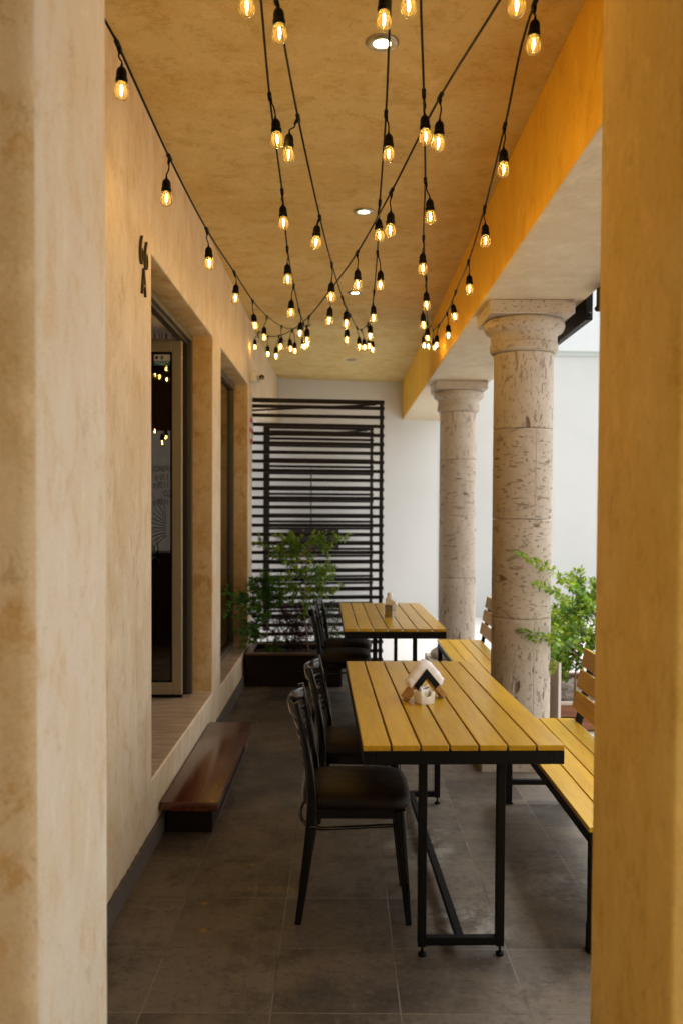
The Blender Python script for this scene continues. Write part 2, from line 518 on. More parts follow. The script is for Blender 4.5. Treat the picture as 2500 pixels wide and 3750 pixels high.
SHRUB_PATIO = [
  [(1.735,6.450,0.086),(1.736,6.450,0.301),(1.748,6.450,0.479),(1.785,6.450,0.622)],
  [(1.855,6.450,0.686),(1.780,6.100,0.847),(1.555,5.700,1.012),(1.372,5.400,1.123),(1.236,5.230,1.211),(1.023,5.050,1.296)],
  [(1.785,6.450,0.622),(1.653,6.050,0.806),(1.494,5.700,0.918),(1.368,5.450,1.023),(1.259,5.250,1.083),(1.125,5.100,1.122)],
  [(1.869,6.450,0.729),(1.809,6.417,0.839),(1.755,6.383,0.983),(1.696,6.350,1.115)],
  [(1.939,6.450,0.800),(1.901,6.400,0.947),(1.808,6.350,1.056)],
  [(1.785,6.450,0.622),(1.701,6.483,0.688),(1.637,6.517,0.776),(1.605,6.550,0.837)],
  [(1.765,6.450,0.550),(1.651,6.425,0.625),(1.559,6.400,0.734)],
  [(1.752,6.450,0.479),(1.504,5.850,0.643),(1.305,5.350,0.749),(1.213,5.150,0.808)],
  [(1.765,6.450,0.550),(1.821,6.400,0.629),(1.876,6.350,0.672)],
  [(1.752,6.450,0.479),(1.850,6.500,0.543),(1.950,6.550,0.572)],
  [(1.745,6.450,0.443),(1.630,6.475,0.474),(1.565,6.500,0.520)],
  [(1.746,6.450,0.408),(1.668,6.400,0.452),(1.585,6.350,0.460)],
  [(1.742,6.450,0.372),(1.788,6.400,0.431),(1.844,6.350,0.475)],
  [(1.785,6.450,0.657),(1.647,6.150,0.746),(1.509,5.850,0.804),(1.394,5.650,0.898)],
  [(1.752,6.450,0.479),(1.615,6.150,0.630),(1.471,5.850,0.739),(1.335,5.550,0.744)],
  [(1.743,6.450,0.336),(1.668,6.475,0.310),(1.610,6.500,0.326)],
  [(1.785,6.450,0.622),(1.829,6.483,0.724),(1.873,6.517,0.835),(1.881,6.550,0.932)],
  [(1.785,6.450,0.622),(1.736,6.483,0.724),(1.751,6.517,0.827),(1.802,6.550,0.889)],
  [(1.765,6.450,0.586),(1.727,6.525,0.646),(1.716,6.600,0.738)],
  [(1.941,6.450,0.658),(1.937,6.467,0.798),(1.912,6.483,0.896),(1.887,6.500,0.994)],
  [(1.785,6.450,0.657),(1.855,6.425,0.711),(1.903,6.400,0.764)],
  [(1.766,6.450,0.515),(1.708,6.500,0.492),(1.663,6.550,0.498)]]
SHRUB_PATIO_BACK = [
  [(1.689,7.000,0.069),(1.710,7.000,0.309),(1.730,7.000,0.503),(1.760,7.000,0.619)],
  [(1.710,7.000,0.309),(1.749,6.950,0.434),(1.797,6.900,0.518)],
  [(1.716,7.000,0.387),(1.670,6.975,0.506),(1.671,6.950,0.625)],
  [(1.723,7.000,0.464),(1.796,7.050,0.534),(1.879,7.100,0.567)],
  [(1.710,7.000,0.309),(1.661,7.025,0.382),(1.619,7.050,0.456)],
  [(1.730,7.000,0.503),(1.705,7.025,0.576),(1.725,7.050,0.666)],
  [(1.706,7.000,0.271),(1.753,6.960,0.317),(1.804,6.920,0.339)],
  [(1.717,7.000,0.348),(1.731,6.940,0.473),(1.731,6.880,0.551)]]

# ---------------------------------------------------------------- materials
M_wall = stucco('plaster_sand_wall', (0.68, 0.572, 0.41), (0.625, 0.495, 0.315), (0.54, 0.37, 0.17), (1.2, 1.6, 0.85), 0.65, off=(3, 1, 0))
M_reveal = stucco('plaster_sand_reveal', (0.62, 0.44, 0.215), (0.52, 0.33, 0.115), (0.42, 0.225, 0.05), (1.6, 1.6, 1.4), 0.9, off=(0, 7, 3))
M_ceil = stucco('plaster_sand_ceiling', (0.60, 0.455, 0.19), (0.555, 0.385, 0.13), (0.42, 0.26, 0.055), (1.5, 1.5, 1.0), 0.6, off=(2, 5, 0))
M_soffit = stucco('plaster_pale_soffit', (0.62, 0.52, 0.37), (0.57, 0.46, 0.30), (0.50, 0.37, 0.19), (1.4, 1.3, 1.0), 0.5, off=(4, 1, 0))
M_beam = stucco('plaster_ochre_beam', (0.76, 0.455, 0.04), (0.74, 0.41, 0.028), (0.60, 0.28, 0.012), (1.2, 1.5, 0.9), 0.6, off=(5, 3, 0))
M_pale_pier = stucco('plaster_pale_pier', (0.76, 0.68, 0.55), (0.73, 0.625, 0.465), (0.66, 0.475, 0.25), (1.8, 1.7, 0.9), 0.6, off=(1, 2, 4), bump=0.2)
M_pier_front = stucco('plaster_deep_pier_front', (0.69, 0.55, 0.355), (0.62, 0.455, 0.245), (0.55, 0.335, 0.115), (1.8, 1.8, 1.3), 0.85, off=(0, 7, 3), bump=0.2)
M_ochre_pier = stucco('plaster_ochre_pier', (0.72, 0.475, 0.125), (0.68, 0.42, 0.085), (0.52, 0.28, 0.03), (1.9, 1.9, 1.2), 0.55, off=(7, 2, 1), bump=0.2)

def white_wall(name, col):
    n = NT(name)
    a = n.noise(n.coord(), 0.7, 4)
    b = n.noise(n.coord(scale=(1, 1, 0.4)), 5, 6, 0.65)
    c = n.mix(n.ramp(a, 0.3, 0.7), col, tuple(x * 0.93 for x in col))
    c = n.mix(n.ramp(b, 0.62, 0.8, 0, 0.25), c, (0.62, 0.60, 0.55))
    n.p(Base_Color=c, Roughness=0.8, Specular_IOR_Level=0.25)
    n.bump(n.noise(n.coord(), 70, 4), 0.15, 0.004)
    return n.m
M_white = white_wall('white_painted_plaster', (0.70, 0.705, 0.69))
M_white3 = white_wall('bright_white_render', (0.82, 0.84, 0.83))
M_white2 = white_wall('white_painted_render', (0.62, 0.64, 0.63))

def floor_tiles():
    n = NT('dark_stone_tiles')
    v = n.coord(loc=(-0.19 + 0.4 * 23, -3.452 + 0.4 * 31, 0))
    br = n.n('ShaderNodeTexBrick')
    br.offset = 0.0
    br.squash = 1.0
    n.set(br.inputs['Vector'], v)
    n.set(br.inputs['Color1'], (0.25, 0.25, 0.25))
    n.set(br.inputs['Color2'], (0.9, 0.9, 0.9))
    n.set(br.inputs['Mortar'], (0.5, 0.5, 0.5))
    for k, x in (('Scale', 1.0), ('Mortar Size', 0.0024), ('Mortar Smooth', 0.3), ('Bias', 0.0), ('Brick Width', 0.4), ('Row Height', 0.4)):
        br.inputs[k].default_value = x
    tint = n.ramp(n.xyz(br.outputs['Color'])[0], 0.3, 0.85)
    grout = br.outputs['Fac']
    big = n.noise(n.coord(), 1.6, 7, 0.65, 0.0)
    mid = n.noise(n.coord(), 4.5, 9, 0.72, 0.0)
    fine = n.noise(n.coord(), 34, 8, 0.78, 0.3)
    grit = n.noise(n.coord(), 190, 4, 0.7)
    c = n.mix(tint, (0.042, 0.035, 0.028), (0.115, 0.096, 0.076))
    c = n.mix(n.ramp(big, 0.38, 0.62), c, (0.120, 0.094, 0.066))
    c = n.mix(n.ramp(mid, 0.48, 0.66, 0, 0.6), c, (0.034, 0.027, 0.020))
    c = n.mix(n.ramp(fine, 0.53, 0.66, 0, 0.7), c, (0.15, 0.122, 0.09))
    c = n.mix(n.ramp(fine, 0.36, 0.46, 0.75, 0), c, (0.015, 0.0125, 0.010))
    c = n.mix(n.ramp(grit, 0.58, 0.70, 0, 0.6), c, (0.17, 0.14, 0.11))
    # pale lime bloom left on the tiles round the near table legs
    X = n.xyz(n.coord())
    def spot(cx, cy, rx, ry):
        a = n.math('POWER', n.math('DIVIDE', n.math('SUBTRACT', X[0], cx), rx), 2.0)
        b = n.math('POWER', n.math('DIVIDE', n.math('SUBTRACT', X[1], cy), ry), 2.0)
        return n.ramp(n.math('ADD', a, b), 0.15, 1.0, 1.0, 0.0)
    lime = n.math('MAXIMUM', spot(0.46, 3.25, 0.22, 0.22), spot(0.36, 4.05, 0.2, 0.4))
    lime = n.math('MAXIMUM', lime, spot(0.95, 3.55, 0.25, 0.18))
    lm = n.math('MULTIPLY', lime, n.ramp(n.noise(n.coord(), 7.0, 8, 0.72, 0.6), 0.44, 0.62))
    c = n.mix(n.math('MULTIPLY', lm, 0.6), c, (0.34, 0.31, 0.27))
    # a scuff of yellow paint and three small drips
    yl = n.math('MULTIPLY', spot(-0.27, 3.53, 0.2, 0.035), n.ramp(n.noise(n.coord(), 60, 5, 0.8), 0.5, 0.56))
    for cx, cy, r in ((-0.53, 3.40, 0.018), (-0.50, 3.18, 0.02), (-0.38, 3.78, 0.016)):
        yl = n.math('MAXIMUM', yl, spot(cx, cy, r, r))
    c = n.mix(n.math('MULTIPLY', yl, 0.75), c, (0.26, 0.17, 0.04))
    sc1 = n.noise(n.coord(scale=(9, 0.7, 1), rot=(0, 0, 0.9)), 3, 3, 0.5)
    c = n.mix(n.ramp(sc1, 0.66, 0.70, 0, 0.3), c, (0.16, 0.13, 0.10))
    gn = n.noise(n.coord(), 25, 4)
    c = n.mix(n.math('MULTIPLY', grout, n.ramp(gn, 0.25, 0.55, 0.35, 1.0)), c, n.mix(n.ramp(big, 0.42, 0.62), (0.20, 0.165, 0.13), (0.02, 0.017, 0.014)))
    n.p(Base_Color=c, Roughness=n.ramp(mid, 0.35, 0.65, 0.36, 0.62), Specular_IOR_Level=0.4)
    h = n.math('SUBTRACT', n.math('ADD', n.math('MULTIPLY', fine, 0.5), n.math('MULTIPLY', grit, 0.25)), n.math('MULTIPLY', grout, 0.8))
    n.bump(h, 0.45, 0.004)
    return n.m
M_floor = floor_tiles()
M_pave = plain('pale_concrete', (0.72, 0.71, 0.69), 0.5, var=0.06, scale=4, bump=0.1)
M_ground = plain('grey_paving', (0.42, 0.41, 0.39), 0.7, var=0.25, scale=6, bump=0.2)
M_skirt = plain('chipped_dark_stone', (0.085, 0.072, 0.058), 0.75, var=0.6, scale=28, bump=0.6)

def travertine():
    n = NT('travertine_planks')
    v = n.coord()
    y = n.xyz(v)[1]
    vein = n.noise(n.coord(scale=(0.9, 5, 1), rot=(0, 0, 0.25)), 3, 7, 0.65, 0.9)
    c = n.mix(n.ramp(vein, 0.3, 0.7), (0.42, 0.31, 0.195), (0.60, 0.48, 0.345))
    c = n.mix(n.ramp(vein, 0.68, 0.74, 0, 0.6), c, (0.66, 0.58, 0.47))
    fr = n.math('FRACT', n.math('DIVIDE', n.math('SUBTRACT', y, 4.30), 0.43))
    c = n.mix(n.ramp(fr, 0.006, 0.014, 0.85, 0), c, (0.07, 0.05, 0.03))
    n.p(Base_Color=c, Roughness=0.25)
    return n.m
M_trav = travertine()

def cantera(name, sc_, tone):
    n = NT(name)
    v = n.coord(scale=sc_)
    a = n.noise(n.coord(), 3, 5, 0.6)
    c = n.mix(n.ramp(a, 0.3, 0.7), tuple(x * tone for x in (0.54, 0.47, 0.385)), tuple(x * tone for x in (0.46, 0.385, 0.305)))
    mott = n.noise(n.coord(), 22, 7, 0.7)
    c = n.mix(n.ramp(mott, 0.5, 0.75, 0, 0.5), c, (0.33, 0.25, 0.19))
    c = n.mix(n.ramp(mott, 0.25, 0.42, 0.35, 0), c, (0.60, 0.52, 0.44))
    p1 = n.n('ShaderNodeAttribute', attribute_name='pit').outputs['Fac']      # hollows cut into the mesh itself
    p2 = n.ramp(n.noise(v, 8.5, 3, 0.55, 0.4), 0.63, 0.66)
    p3 = n.ramp(n.noise(v, 24, 4, 0.6), 0.60, 0.645)
    dk = n.mix(mott, (0.13, 0.075, 0.048), (0.22, 0.145, 0.10))
    pit = n.math('MAXIMUM', n.math('MAXIMUM', p1, n.math('MULTIPLY', p2, 0.6)), n.math('MULTIPLY', p3, 0.65))
    c = n.mix(n.math('MULTIPLY', pit, 0.85), c, dk)
    n.p(Base_Color=c, Roughness=0.78, Specular_IOR_Level=0.3)
    h = n.math('SUBTRACT', n.math('MULTIPLY', mott, 0.4), pit)
    n.bump(h, 0.8, 0.010)
    return n.m
M_stV = cantera('pitted_stone_upright', (3.2, 3.2, 1.0), 1.0)
M_stH = cantera('pitted_stone_level', (1.1, 1.1, 3.6), 0.96)
M_stC = cantera('pitted_stone_carved', (2.2, 2.2, 2.2), 0.98)
M_seam = plain('stone_joint_mortar', (0.34, 0.27, 0.21), 0.9)

def wood(name, c1, c2, axis, rough, coat=0.0, grain=1.0, spec=0.5, var=0.22):
    n = NT(name)
    s_ = {'x': (1.2, 14, 14), 'y': (14, 1.2, 14), 'z': (14, 14, 1.2)}[axis]
    v = n.coord(scale=s_)
    isl = n.n('ShaderNodeNewGeometry').outputs['Random Per Island']
    oi = n.n('ShaderNodeObjectInfo').outputs['Random']
    vo = n.n('ShaderNodeVectorMath', operation='ADD')
    cb = n.n('ShaderNodeCombineXYZ')
    n.set(cb.inputs[0], n.math('MULTIPLY', isl, 37.0))
    n.set(cb.inputs[1], n.math('MULTIPLY', oi, 23.0))
    n.set(cb.inputs[2], n.math('MULTIPLY', isl, 11.0))
    n.set(vo.inputs[0], v)
    n.set(vo.inputs[1], cb.outputs[0])
    a = n.noise(vo.outputs[0], 1.3, 6, 0.6, 1.6)
    b = n.noise(vo.outputs[0], 7.0, 5, 0.7, 0.6)
    c = n.mix(n.ramp(a, 0.3, 0.7), c1, c2)
    c = n.mix(n.ramp(b, 0.5, 0.8, 0, 0.4 * grain), c, tuple(x * 0.6 for x in c1))
    tv = n.math('ADD', 1.0 - var / 2, n.math('MULTIPLY', isl, var))
    cv = n.n('ShaderNodeCombineXYZ')
    for i in range(3):
        n.set(cv.inputs[i], tv)
    c = n.mix(1.0, c, cv.outputs[0], 'MULTIPLY')
    n.p(Base_Color=c, Roughness=n.ramp(b, 0.2, 0.8, rough * 0.85, rough * 1.2), Coat_Weight=coat, Coat_Roughness=0.2, Specular_IOR_Level=spec)
    n.bump(b, 0.06 * grain, 0.002)
    return n.m
M_honey = wood('honey_varnished_wood', (0.46, 0.262, 0.010), (0.56, 0.338, 0.018), 'y', 0.34, 0.22, 0.9, spec=0.34, var=0.36)
M_step = wood('dark_red_varnished_wood', (0.050, 0.011, 0.004), (0.125, 0.029, 0.008), 'y', 0.24, 0.5, 0.7, var=0.05)
M_planter = wood('dark_planter_wood', (0.010, 0.005, 0.003), (0.016, 0.008, 0.005), 'x', 0.5, 0.0, 0.8, spec=0.2)
M_rim = wood('planter_rim_wood', (0.10, 0.045, 0.018), (0.15, 0.07, 0.03), 'x', 0.4, 0.2, 0.8)
M_redplank = wood('red_brown_plank', (0.20, 0.06, 0.022), (0.33, 0.125, 0.05), 'x', 0.45, 0.15, 1.2)
M_block = wood('light_oak_block', (0.42, 0.22, 0.06), (0.52, 0.30, 0.10), 'z', 0.45, 0.1, 1.0)
M_interior = wood('dark_interior_panel', (0.27, 0.17, 0.09), (0.33, 0.21, 0.12), 'z', 0.5, 0.0, 0.8)

M_black = plain('black_painted_steel', (0.004, 0.004, 0.0045), 0.55, var=0.25, scale=40, spec=0.16)
M_gloss = plain('gloss_black_lacquer', (0.004, 0.004, 0.0045), 0.11, var=0.2, scale=12, coat=0.25, spec=0.32)
M_vinyl = plain('dark_brown_vinyl', (0.010, 0.005, 0.0035), 0.5, var=0.3, scale=30, bump=0.12, spec=0.22)
M_bronze = plain('dull_bronze', (0.075, 0.062, 0.035), 0.5, 0.6, var=0.4, scale=60)
M_trellis = plain('brown_black_steel', (0.008, 0.0055, 0.005), 0.5, var=0.3, scale=20, spec=0.2)
M_alu = plain('bronze_anodised_aluminium', (0.34, 0.28, 0.175), 0.4, 0.25, var=0.08, scale=8)
M_alumid = plain('dark_bronze_aluminium', (0.10, 0.085, 0.055), 0.4, 0.25, var=0.08, scale=8)
M_aludk = plain('dark_frame_channel', (0.035, 0.028, 0.02), 0.45, 0.3)
M_rubber = plain('black_cable_rubber', (0.0022, 0.0022, 0.0024), 0.55, var=0.2, scale=50, spec=0.12)
M_steel = plain('brushed_steel', (0.55, 0.54, 0.50), 0.25, 1.0, var=0.06, scale=60)
M_trim = plain('satin_nickel_trim', (0.34, 0.32, 0.27), 0.33, 0.9, var=0.15, scale=30)
M_ceramic = plain('white_ceramic', (0.86, 0.86, 0.85), 0.18, var=0.02, coat=0.4)
M_paper = plain('white_paper', (0.88, 0.88, 0.88), 0.85, var=0.03, scale=60, bump=0.25)
M_plasticw = plain('white_plastic', (0.78, 0.78, 0.76), 0.4, var=0.04)
M_lens = plain('dark_camera_lens', (0.01, 0.01, 0.012), 0.08)
M_grey = plain('grey_box_plastic', (0.12, 0.125, 0.13), 0.5)
M_boxdk = plain('dark_steel_cabinet', (0.018, 0.015, 0.013), 0.5)
M_stripe = plain('brass_corner', (0.55, 0.42, 0.22), 0.5)
M_board = plain('pinkish_grey_board', (0.52, 0.43, 0.38), 0.5, var=0.06, scale=5)
M_boardedge = plain('pale_board_edge', (0.74, 0.70, 0.66), 0.5, var=0.04)
M_soil = plain('dry_soil', (0.10, 0.075, 0.055), 0.95, var=0.6, scale=60, bump=1.0)
M_soildk = plain('damp_soil', (0.030, 0.022, 0.016), 0.95, var=0.6, scale=60, bump=1.0)
M_stick_w = plain('sticker_white', (0.60, 0.58, 0.53), 0.5, var=0.03)
M_stick_b = plain('sticker_teal', (0.03, 0.20, 0.25), 0.5, var=0.05)
M_print = plain('faded_dark_lettering', (0.012, 0.010, 0.009), 0.7)
M_print_w = plain('white_lettering', (0.55, 0.56, 0.54), 0.6)
M_print_blue = plain('slate_blue_lettering', (0.04, 0.06, 0.075), 0.6)
M_bark = plain('pale_bark', (0.24, 0.165, 0.085), 0.85, var=0.35, scale=60, bump=0.4)
M_bark2 = plain('red_brown_twig', (0.085, 0.032, 0.026), 0.85, var=0.3, scale=60)
M_coping = plain('grey_green_coping', (0.50, 0.55, 0.53), 0.6, var=0.05)
M_pkt = plain('clear_packet_film', (0.62, 0.60, 0.55), 0.2, var=0.1, scale=200, coat=0.6)
M_pkty = plain('yellow_green_print', (0.45, 0.47, 0.03), 0.4, var=0.3, scale=250)
M_pktd = plain('dark_print_strip', (0.10, 0.09, 0.06), 0.5)

def sign_mat():
    n = NT('red_and_white_print')
    v = n.coord()
    X = n.xyz(v)
    nz = n.noise(n.coord(scale=(1, 1, 1)), 22, 4, 0.6)
    band = n.math('ADD', X[2], n.math('MULTIPLY', nz, 0.05))
    wv = n.math('SINE', n.math('MULTIPLY', band, 62.0))
    c = n.mix(n.ramp(wv, -0.2, 0.3), (0.62, 0.55, 0.50), (0.42, 0.055, 0.06))
    c = n.mix(n.ramp(nz, 0.62, 0.7, 0, 0.8), c, (0.10, 0.06, 0.08))
    n.p(Base_Color=c, Roughness=0.4)
    return n.m
M_sign = sign_mat()

def emitter(name, col, strength):
    n = NT(name)
    n.p(Base_Color=(0.8, 0.6, 0.3), Emission_Color=col, Emission_Strength=strength)
    return n.m
M_fil = emitter('glowing_filament', (1.0, 0.57, 0.11), 120.0)
M_lamp = emitter('lit_lamp_face', (1.0, 0.88, 0.55), 6.0)

def clear_glass(name, tint, haze, rough=0.02, ior=1.45):
    n = NT(name)
    fr = n.n('ShaderNodeFresnel')
    fr.inputs[0].default_value = ior
    tr = n.n('ShaderNodeBsdfTransparent')
    tr.inputs[0].default_value = (*tint, 1)
    gl = n.n('ShaderNodeBsdfGlossy')
    gl.inputs['Roughness'].default_value = rough
    mx = n.n('ShaderNodeMixShader')
    n.set(mx.inputs[0], fr.outputs[0])
    n.t.links.new(tr.outputs[0], mx.inputs[1])
    n.t.links.new(gl.outputs[0], mx.inputs[2])
    last = mx.outputs[0]
    if haze > 0:
        df = n.n('ShaderNodeBsdfTranslucent')
        df.inputs[0].default_value = (0.9, 0.75, 0.5, 1)
        m2 = n.n('ShaderNodeMixShader')
        m2.inputs[0].default_value = haze
        n.t.links.new(last, m2.inputs[1])
        n.t.links.new(df.outputs[0], m2.inputs[2])
        last = m2.outputs[0]
    n.t.links.new(last, n.out.inputs['Surface'])
    return n.m
M_bulb = clear_glass('clear_bulb_glass', (0.97, 0.95, 0.91), 0.034, 0.03, 1.25)
M_pane = clear_glass('tinted_window_glass', (0.36, 0.34, 0.31), 0.0, 0.015, 2.2)

def leaf(name, c1, c2, c3):
    n = NT(name)
    isl = n.n('ShaderNodeNewGeometry').outputs['Random Per Island']
    c = n.mix(n.ramp(isl, 0.0, 0.75), c1, c2)
    c = n.mix(n.ramp(isl, 0.80, 1.0), c, c3)
    n.p(Base_Color=c, Roughness=0.42, Specular_IOR_Level=0.4)
    tl = n.n('ShaderNodeBsdfTranslucent')
    n.set(tl.inputs[0], n.mix(0.5, c, c3))
    mx = n.n('ShaderNodeMixShader')
    mx.inputs[0].default_value = 0.45
    n.t.links.new(n.b.outputs[0], mx.inputs[1])
    n.t.links.new(tl.outputs[0], mx.inputs[2])
    n.t.links.new(mx.outputs[0], n.out.inputs['Surface'])
    return n.m
M_leaf = leaf('green_leaf', (0.035, 0.125, 0.012), (0.085, 0.24, 0.018), (0.24, 0.40, 0.03))
M_leaf_dk = leaf('deep_green_leaf', (0.016, 0.070, 0.010), (0.045, 0.15, 0.016), (0.12, 0.28, 0.03))
M_leaf_y = leaf('young_leaf', (0.16, 0.30, 0.02), (0.26, 0.38, 0.025), (0.36, 0.42, 0.03))
M_leaf_r = leaf('wine_red_leaf', (0.045, 0.012, 0.018), (0.08, 0.02, 0.025), (0.10, 0.07, 0.03))

# ================================================================ SETTING
def sheet(name, x0, x1, y0, y1, z, mat):
    b = MB()
    vs = [b.bm.verts.new(p) for p in ((x0, y0, z), (x1, y0, z), (x1, y1, z), (x0, y1, z))]
    b.bm.faces.new(vs)
    return tag(b.build(name, mat), kind='structure')
sheet('ground', -60, 60, -60, 60, -0.03, M_ground)
sheet('terrace_floor', -1.1, 1.5, -4, 9.0, 0.0, M_floor)
sheet('patio_floor', 1.5, 12, -8, 9.0, -0.004, M_ground)
sheet('pale_pavement', -6, 12, 9.0, 13.4, -0.002, M_pave)

b = MB().box(-1.10, 1.43, -3.0, 12.35, 3.32, 3.55)
tag(b.build('ceiling', M_ceil), kind='structure')

# ---- facade wall with door and window
ys = [-3.0, 3.97, 5.87, 6.24, 8.08, 8.43, 11.80]
zs = [-0.02, 0.28, 0.31, 2.68, 2.705, 3.32]
def fil(i, j, k):
    if j == 1: return k < 2 or k >= 4
    if j == 3: return k < 1 or k >= 4
    if j == 5: return k >= 3
    return True
facade = thing('facade_wall', 'long sandy plaster wall with a doorway, a window and a passage at its far end', 'wall')
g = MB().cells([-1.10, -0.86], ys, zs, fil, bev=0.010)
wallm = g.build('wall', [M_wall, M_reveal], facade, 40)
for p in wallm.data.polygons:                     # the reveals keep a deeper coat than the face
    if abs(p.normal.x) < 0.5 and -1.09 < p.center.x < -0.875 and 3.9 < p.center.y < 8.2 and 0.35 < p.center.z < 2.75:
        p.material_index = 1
# chipped stone skirting
random.seed(3)
poly = [(1.999, 0.0)]
yy = 8.43
poly.append((yy, 0.0))
while yy > 2.0:
    poly.append((yy, 0.088 + random.uniform(-0.0035, 0.0035)))
    yy -= random.uniform(0.012, 0.035)
poly.append((1.999, 0.09))
MB().prism(poly, 'x', -0.8595, -0.843).build('skirting', M_skirt, facade)
b = MB().box(-1.099, -0.868, 3.972, 5.868, 0.305, 0.315).build('door_sill', M_trav, facade)
MB().box(-1.099, -0.868, 6.242, 8.078, 0.275, 0.285).build('window_sill', M_trav, facade)
# door frame
b = MB()
b.box(-1.075, -0.995, 3.975, 5.866, 2.66, 2.703, 0.003)
b.box(-1.075, -0.995, 5.822, 5.866, 0.316, 2.658, 0.003)
b.box(-1.075, -0.995, 3.975, 4.018, 0.316, 2.658, 0.003)
dfr = b.build('door_frame', M_alumid, facade)
b = MB()
b.box(-1.060, -1.020, 4.02, 5.815, 2.640, 2.659)
b.box(-1.060, -1.020, 5.80, 5.821, 0.316, 2.64)
b.build('rail_channel', M_aludk, dfr)
# open door leaf, turned square to the wall
b = MB()
YL = 5.70
b.box(-1.104, -1.040, YL, YL + 0.042, 0.335, 2.657, 0.004)
b.box(-1.94, -1.876, YL, YL + 0.042, 0.335, 2.657, 0.004)
b.box(-1.8755, -1.1045, YL, YL + 0.042, 2.572, 2.657, 0.004)
b.box(-1.8755, -1.1045, YL, YL + 0.042, 0.335, 0.415, 0.004)
door = b.build('door', M_alu, facade)
b = MB()
b.box(-1.116, -1.1045, YL + 0.010, YL + 0.032, 0.415, 2.572)
b.box(-1.8755, -1.116, YL + 0.010, YL + 0.032, 2.560, 2.572)
b.box(-1.8755, -1.116, YL + 0.010, YL + 0.032, 0.415, 0.426)
b.box(-1.94, -1.040, YL + 0.002, YL + 0.040, 0.318, 0.3345)  # black bar stands in for the dark gap under the leaf
b.build('gasket', M_rubber, door)
MB().box(-1.8755, -1.116, YL + 0.017, YL + 0.023, 0.426, 2.560).build('door_pane', M_pane, door)
b = MB()
b.box(-1.222, -1.118, YL + 0.014, YL + 0.0165, 2.515, 2.556)
st = b
st.box(-1.222, -1.118, YL + 0.0142, YL + 0.0165, 2.486, 2.5148, mi=1)
for k in range(5):
    st.box(-1.212 + k * 0.018, -1.203 + k * 0.018, YL + 0.0132, YL + 0.0140, 2.500, 2.509, mi=2)
st.box(-1.188, -1.150, YL + 0.0132, YL + 0.0140, 2.490, 2.495, mi=2)
st.box(-1.188 + 0.008, -1.188 + 0.026, YL + 0.0128, YL + 0.0138, 2.524, 2.548, 0.0, mi=3)
st.lathe([(0.0105, 0), (0.0105, 0.001)], 16, Matrix.Translation((-1.205, YL + 0.0138, 2.536)) @ Matrix.Rotation(R_(90), 4, 'X'), mi=4, smooth=False)
st.build('sticker', [M_stick_w, M_stick_b, M_print_w, M_grey, M_print], door)
# letters modelled mirrored on the glass in place of a reflection
def mirror(x, z):
    return Matrix.Translation((x, YL + 0.012, z)) @ Matrix(((-1, 0, 0, 0), (0, 0, -1, 0), (0, 1, 0, 0), (0, 0, 0, 1)))
for body, x, z, s in (('S\u00c1BADO', -1.112, 1.797, 0.054), ('1:30 p', -1.126, 1.743, 0.054), ('11:00 p', -1.124, 1.692, 0.054), ('GO', -1.112, 1.634, 0.052), ('11:00 p', -1.124, 1.580, 0.054)):
    text_mesh('reflected_lettering', body, s, M_print, door, mirror(x, z), sx=0.66)
b = MB()
random.seed(5)
for k in range(11):                                   # drawn palm fronds on the pane
    a = R_(100 + k * 13)
    o = Vector((-1.145, YL + 0.0135, 1.50 - 0.012 * k))
    L = 0.22 + 0.03 * (k % 3)
    d = Vector((math.cos(a), 0, math.sin(a) * 0.8))
    q = Vector((-d.z, 0, d.x)) * 0.0035
    e = o + d * L
    if e.x < -1.86: continue
    f = [b.bm.verts.new(v) for v in (o - q, e - q * 0.3, e + q * 0.3, o + q)]
    b.bm.faces.new(f)
for k in range(9):
    a = R_(95 + k * 17)
    o = Vector((-1.19, YL + 0.0135, 1.20 + 0.01 * k))
    d = Vector((math.cos(a), 0, math.sin(a)))
    q = Vector((-d.z, 0, d.x)) * 0.006
    e = o + d * 0.18
    f = [b.bm.verts.new(v) for v in (o - q, e - q * 0.3, e + q * 0.3, o + q)]
    b.bm.faces.new(f)
b.build('frond_drawing', M_print_blue, door)
# fixed window
b = MB()
b.box(-1.06, -0.99, 6.242, 8.078, 2.650, 2.704, 0.003)
b.box(-1.06, -0.99, 6.242, 8.078, 0.286, 0.335, 0.003)
b.box(-1.06, -0.99, 8.028, 8.078, 0.336, 2.649, 0.003)
b.box(-1.06, -0.99, 6.242, 6.292, 0.336, 2.649, 0.003)
b.box(-1.05, -1.00, 7.10, 7.15, 0.336, 2.649, 0.003)
win = b.build('window', M_alumid, facade)
MB().box(-1.027, -1.021, 6.292, 7.10, 0.336, 2.649).box(-1.027, -1.021, 7.15, 8.028, 0.336, 2.649).build('window_pane', M_pane, win)

# ---- entrance piers, lintel, side beam
lp = MB().box(-0.859, -0.53, 1.52, 1.999, -0.02, 2.80, 0.034, 8).build('pier', [M_pale_pier, M_pier_front], smooth_angle=50)
for p in lp.data.polygons:                       # its front faces take a deeper ochre plaster
    if p.normal.y < -0.5:
        p.material_index = 1
tag(lp, 'pale stained plaster pier close to the camera, beside the sandy wall', 'pillar')
tag(MB().box(0.58, 1.43, 1.52, 1.999, -0.02, 2.80, 0.012, 4).build('pier', M_ochre_pier, smooth_angle=50), 'ochre orange plaster pier close to the camera, beside the wooden bench', 'pillar')
tag(MB().box(-0.859, 0.829, 1.53, 1.99, 2.801, 3.319, 0.01).build('lintel', M_ceil), 'plaster lintel over the opening between the two near piers', 'beam')
tag(MB().box(0.83, 1.43, -3.0, 12.25, 2.80, 3.3195, 0.008).build('beam', [M_beam, M_soffit]), 'deep ochre plaster beam carried by the stone columns', 'beam')
bo = bpy.data.objects['beam']
for p in bo.data.polygons:
    if abs(p.normal.z) > 0.8:
        p.material_index = 1

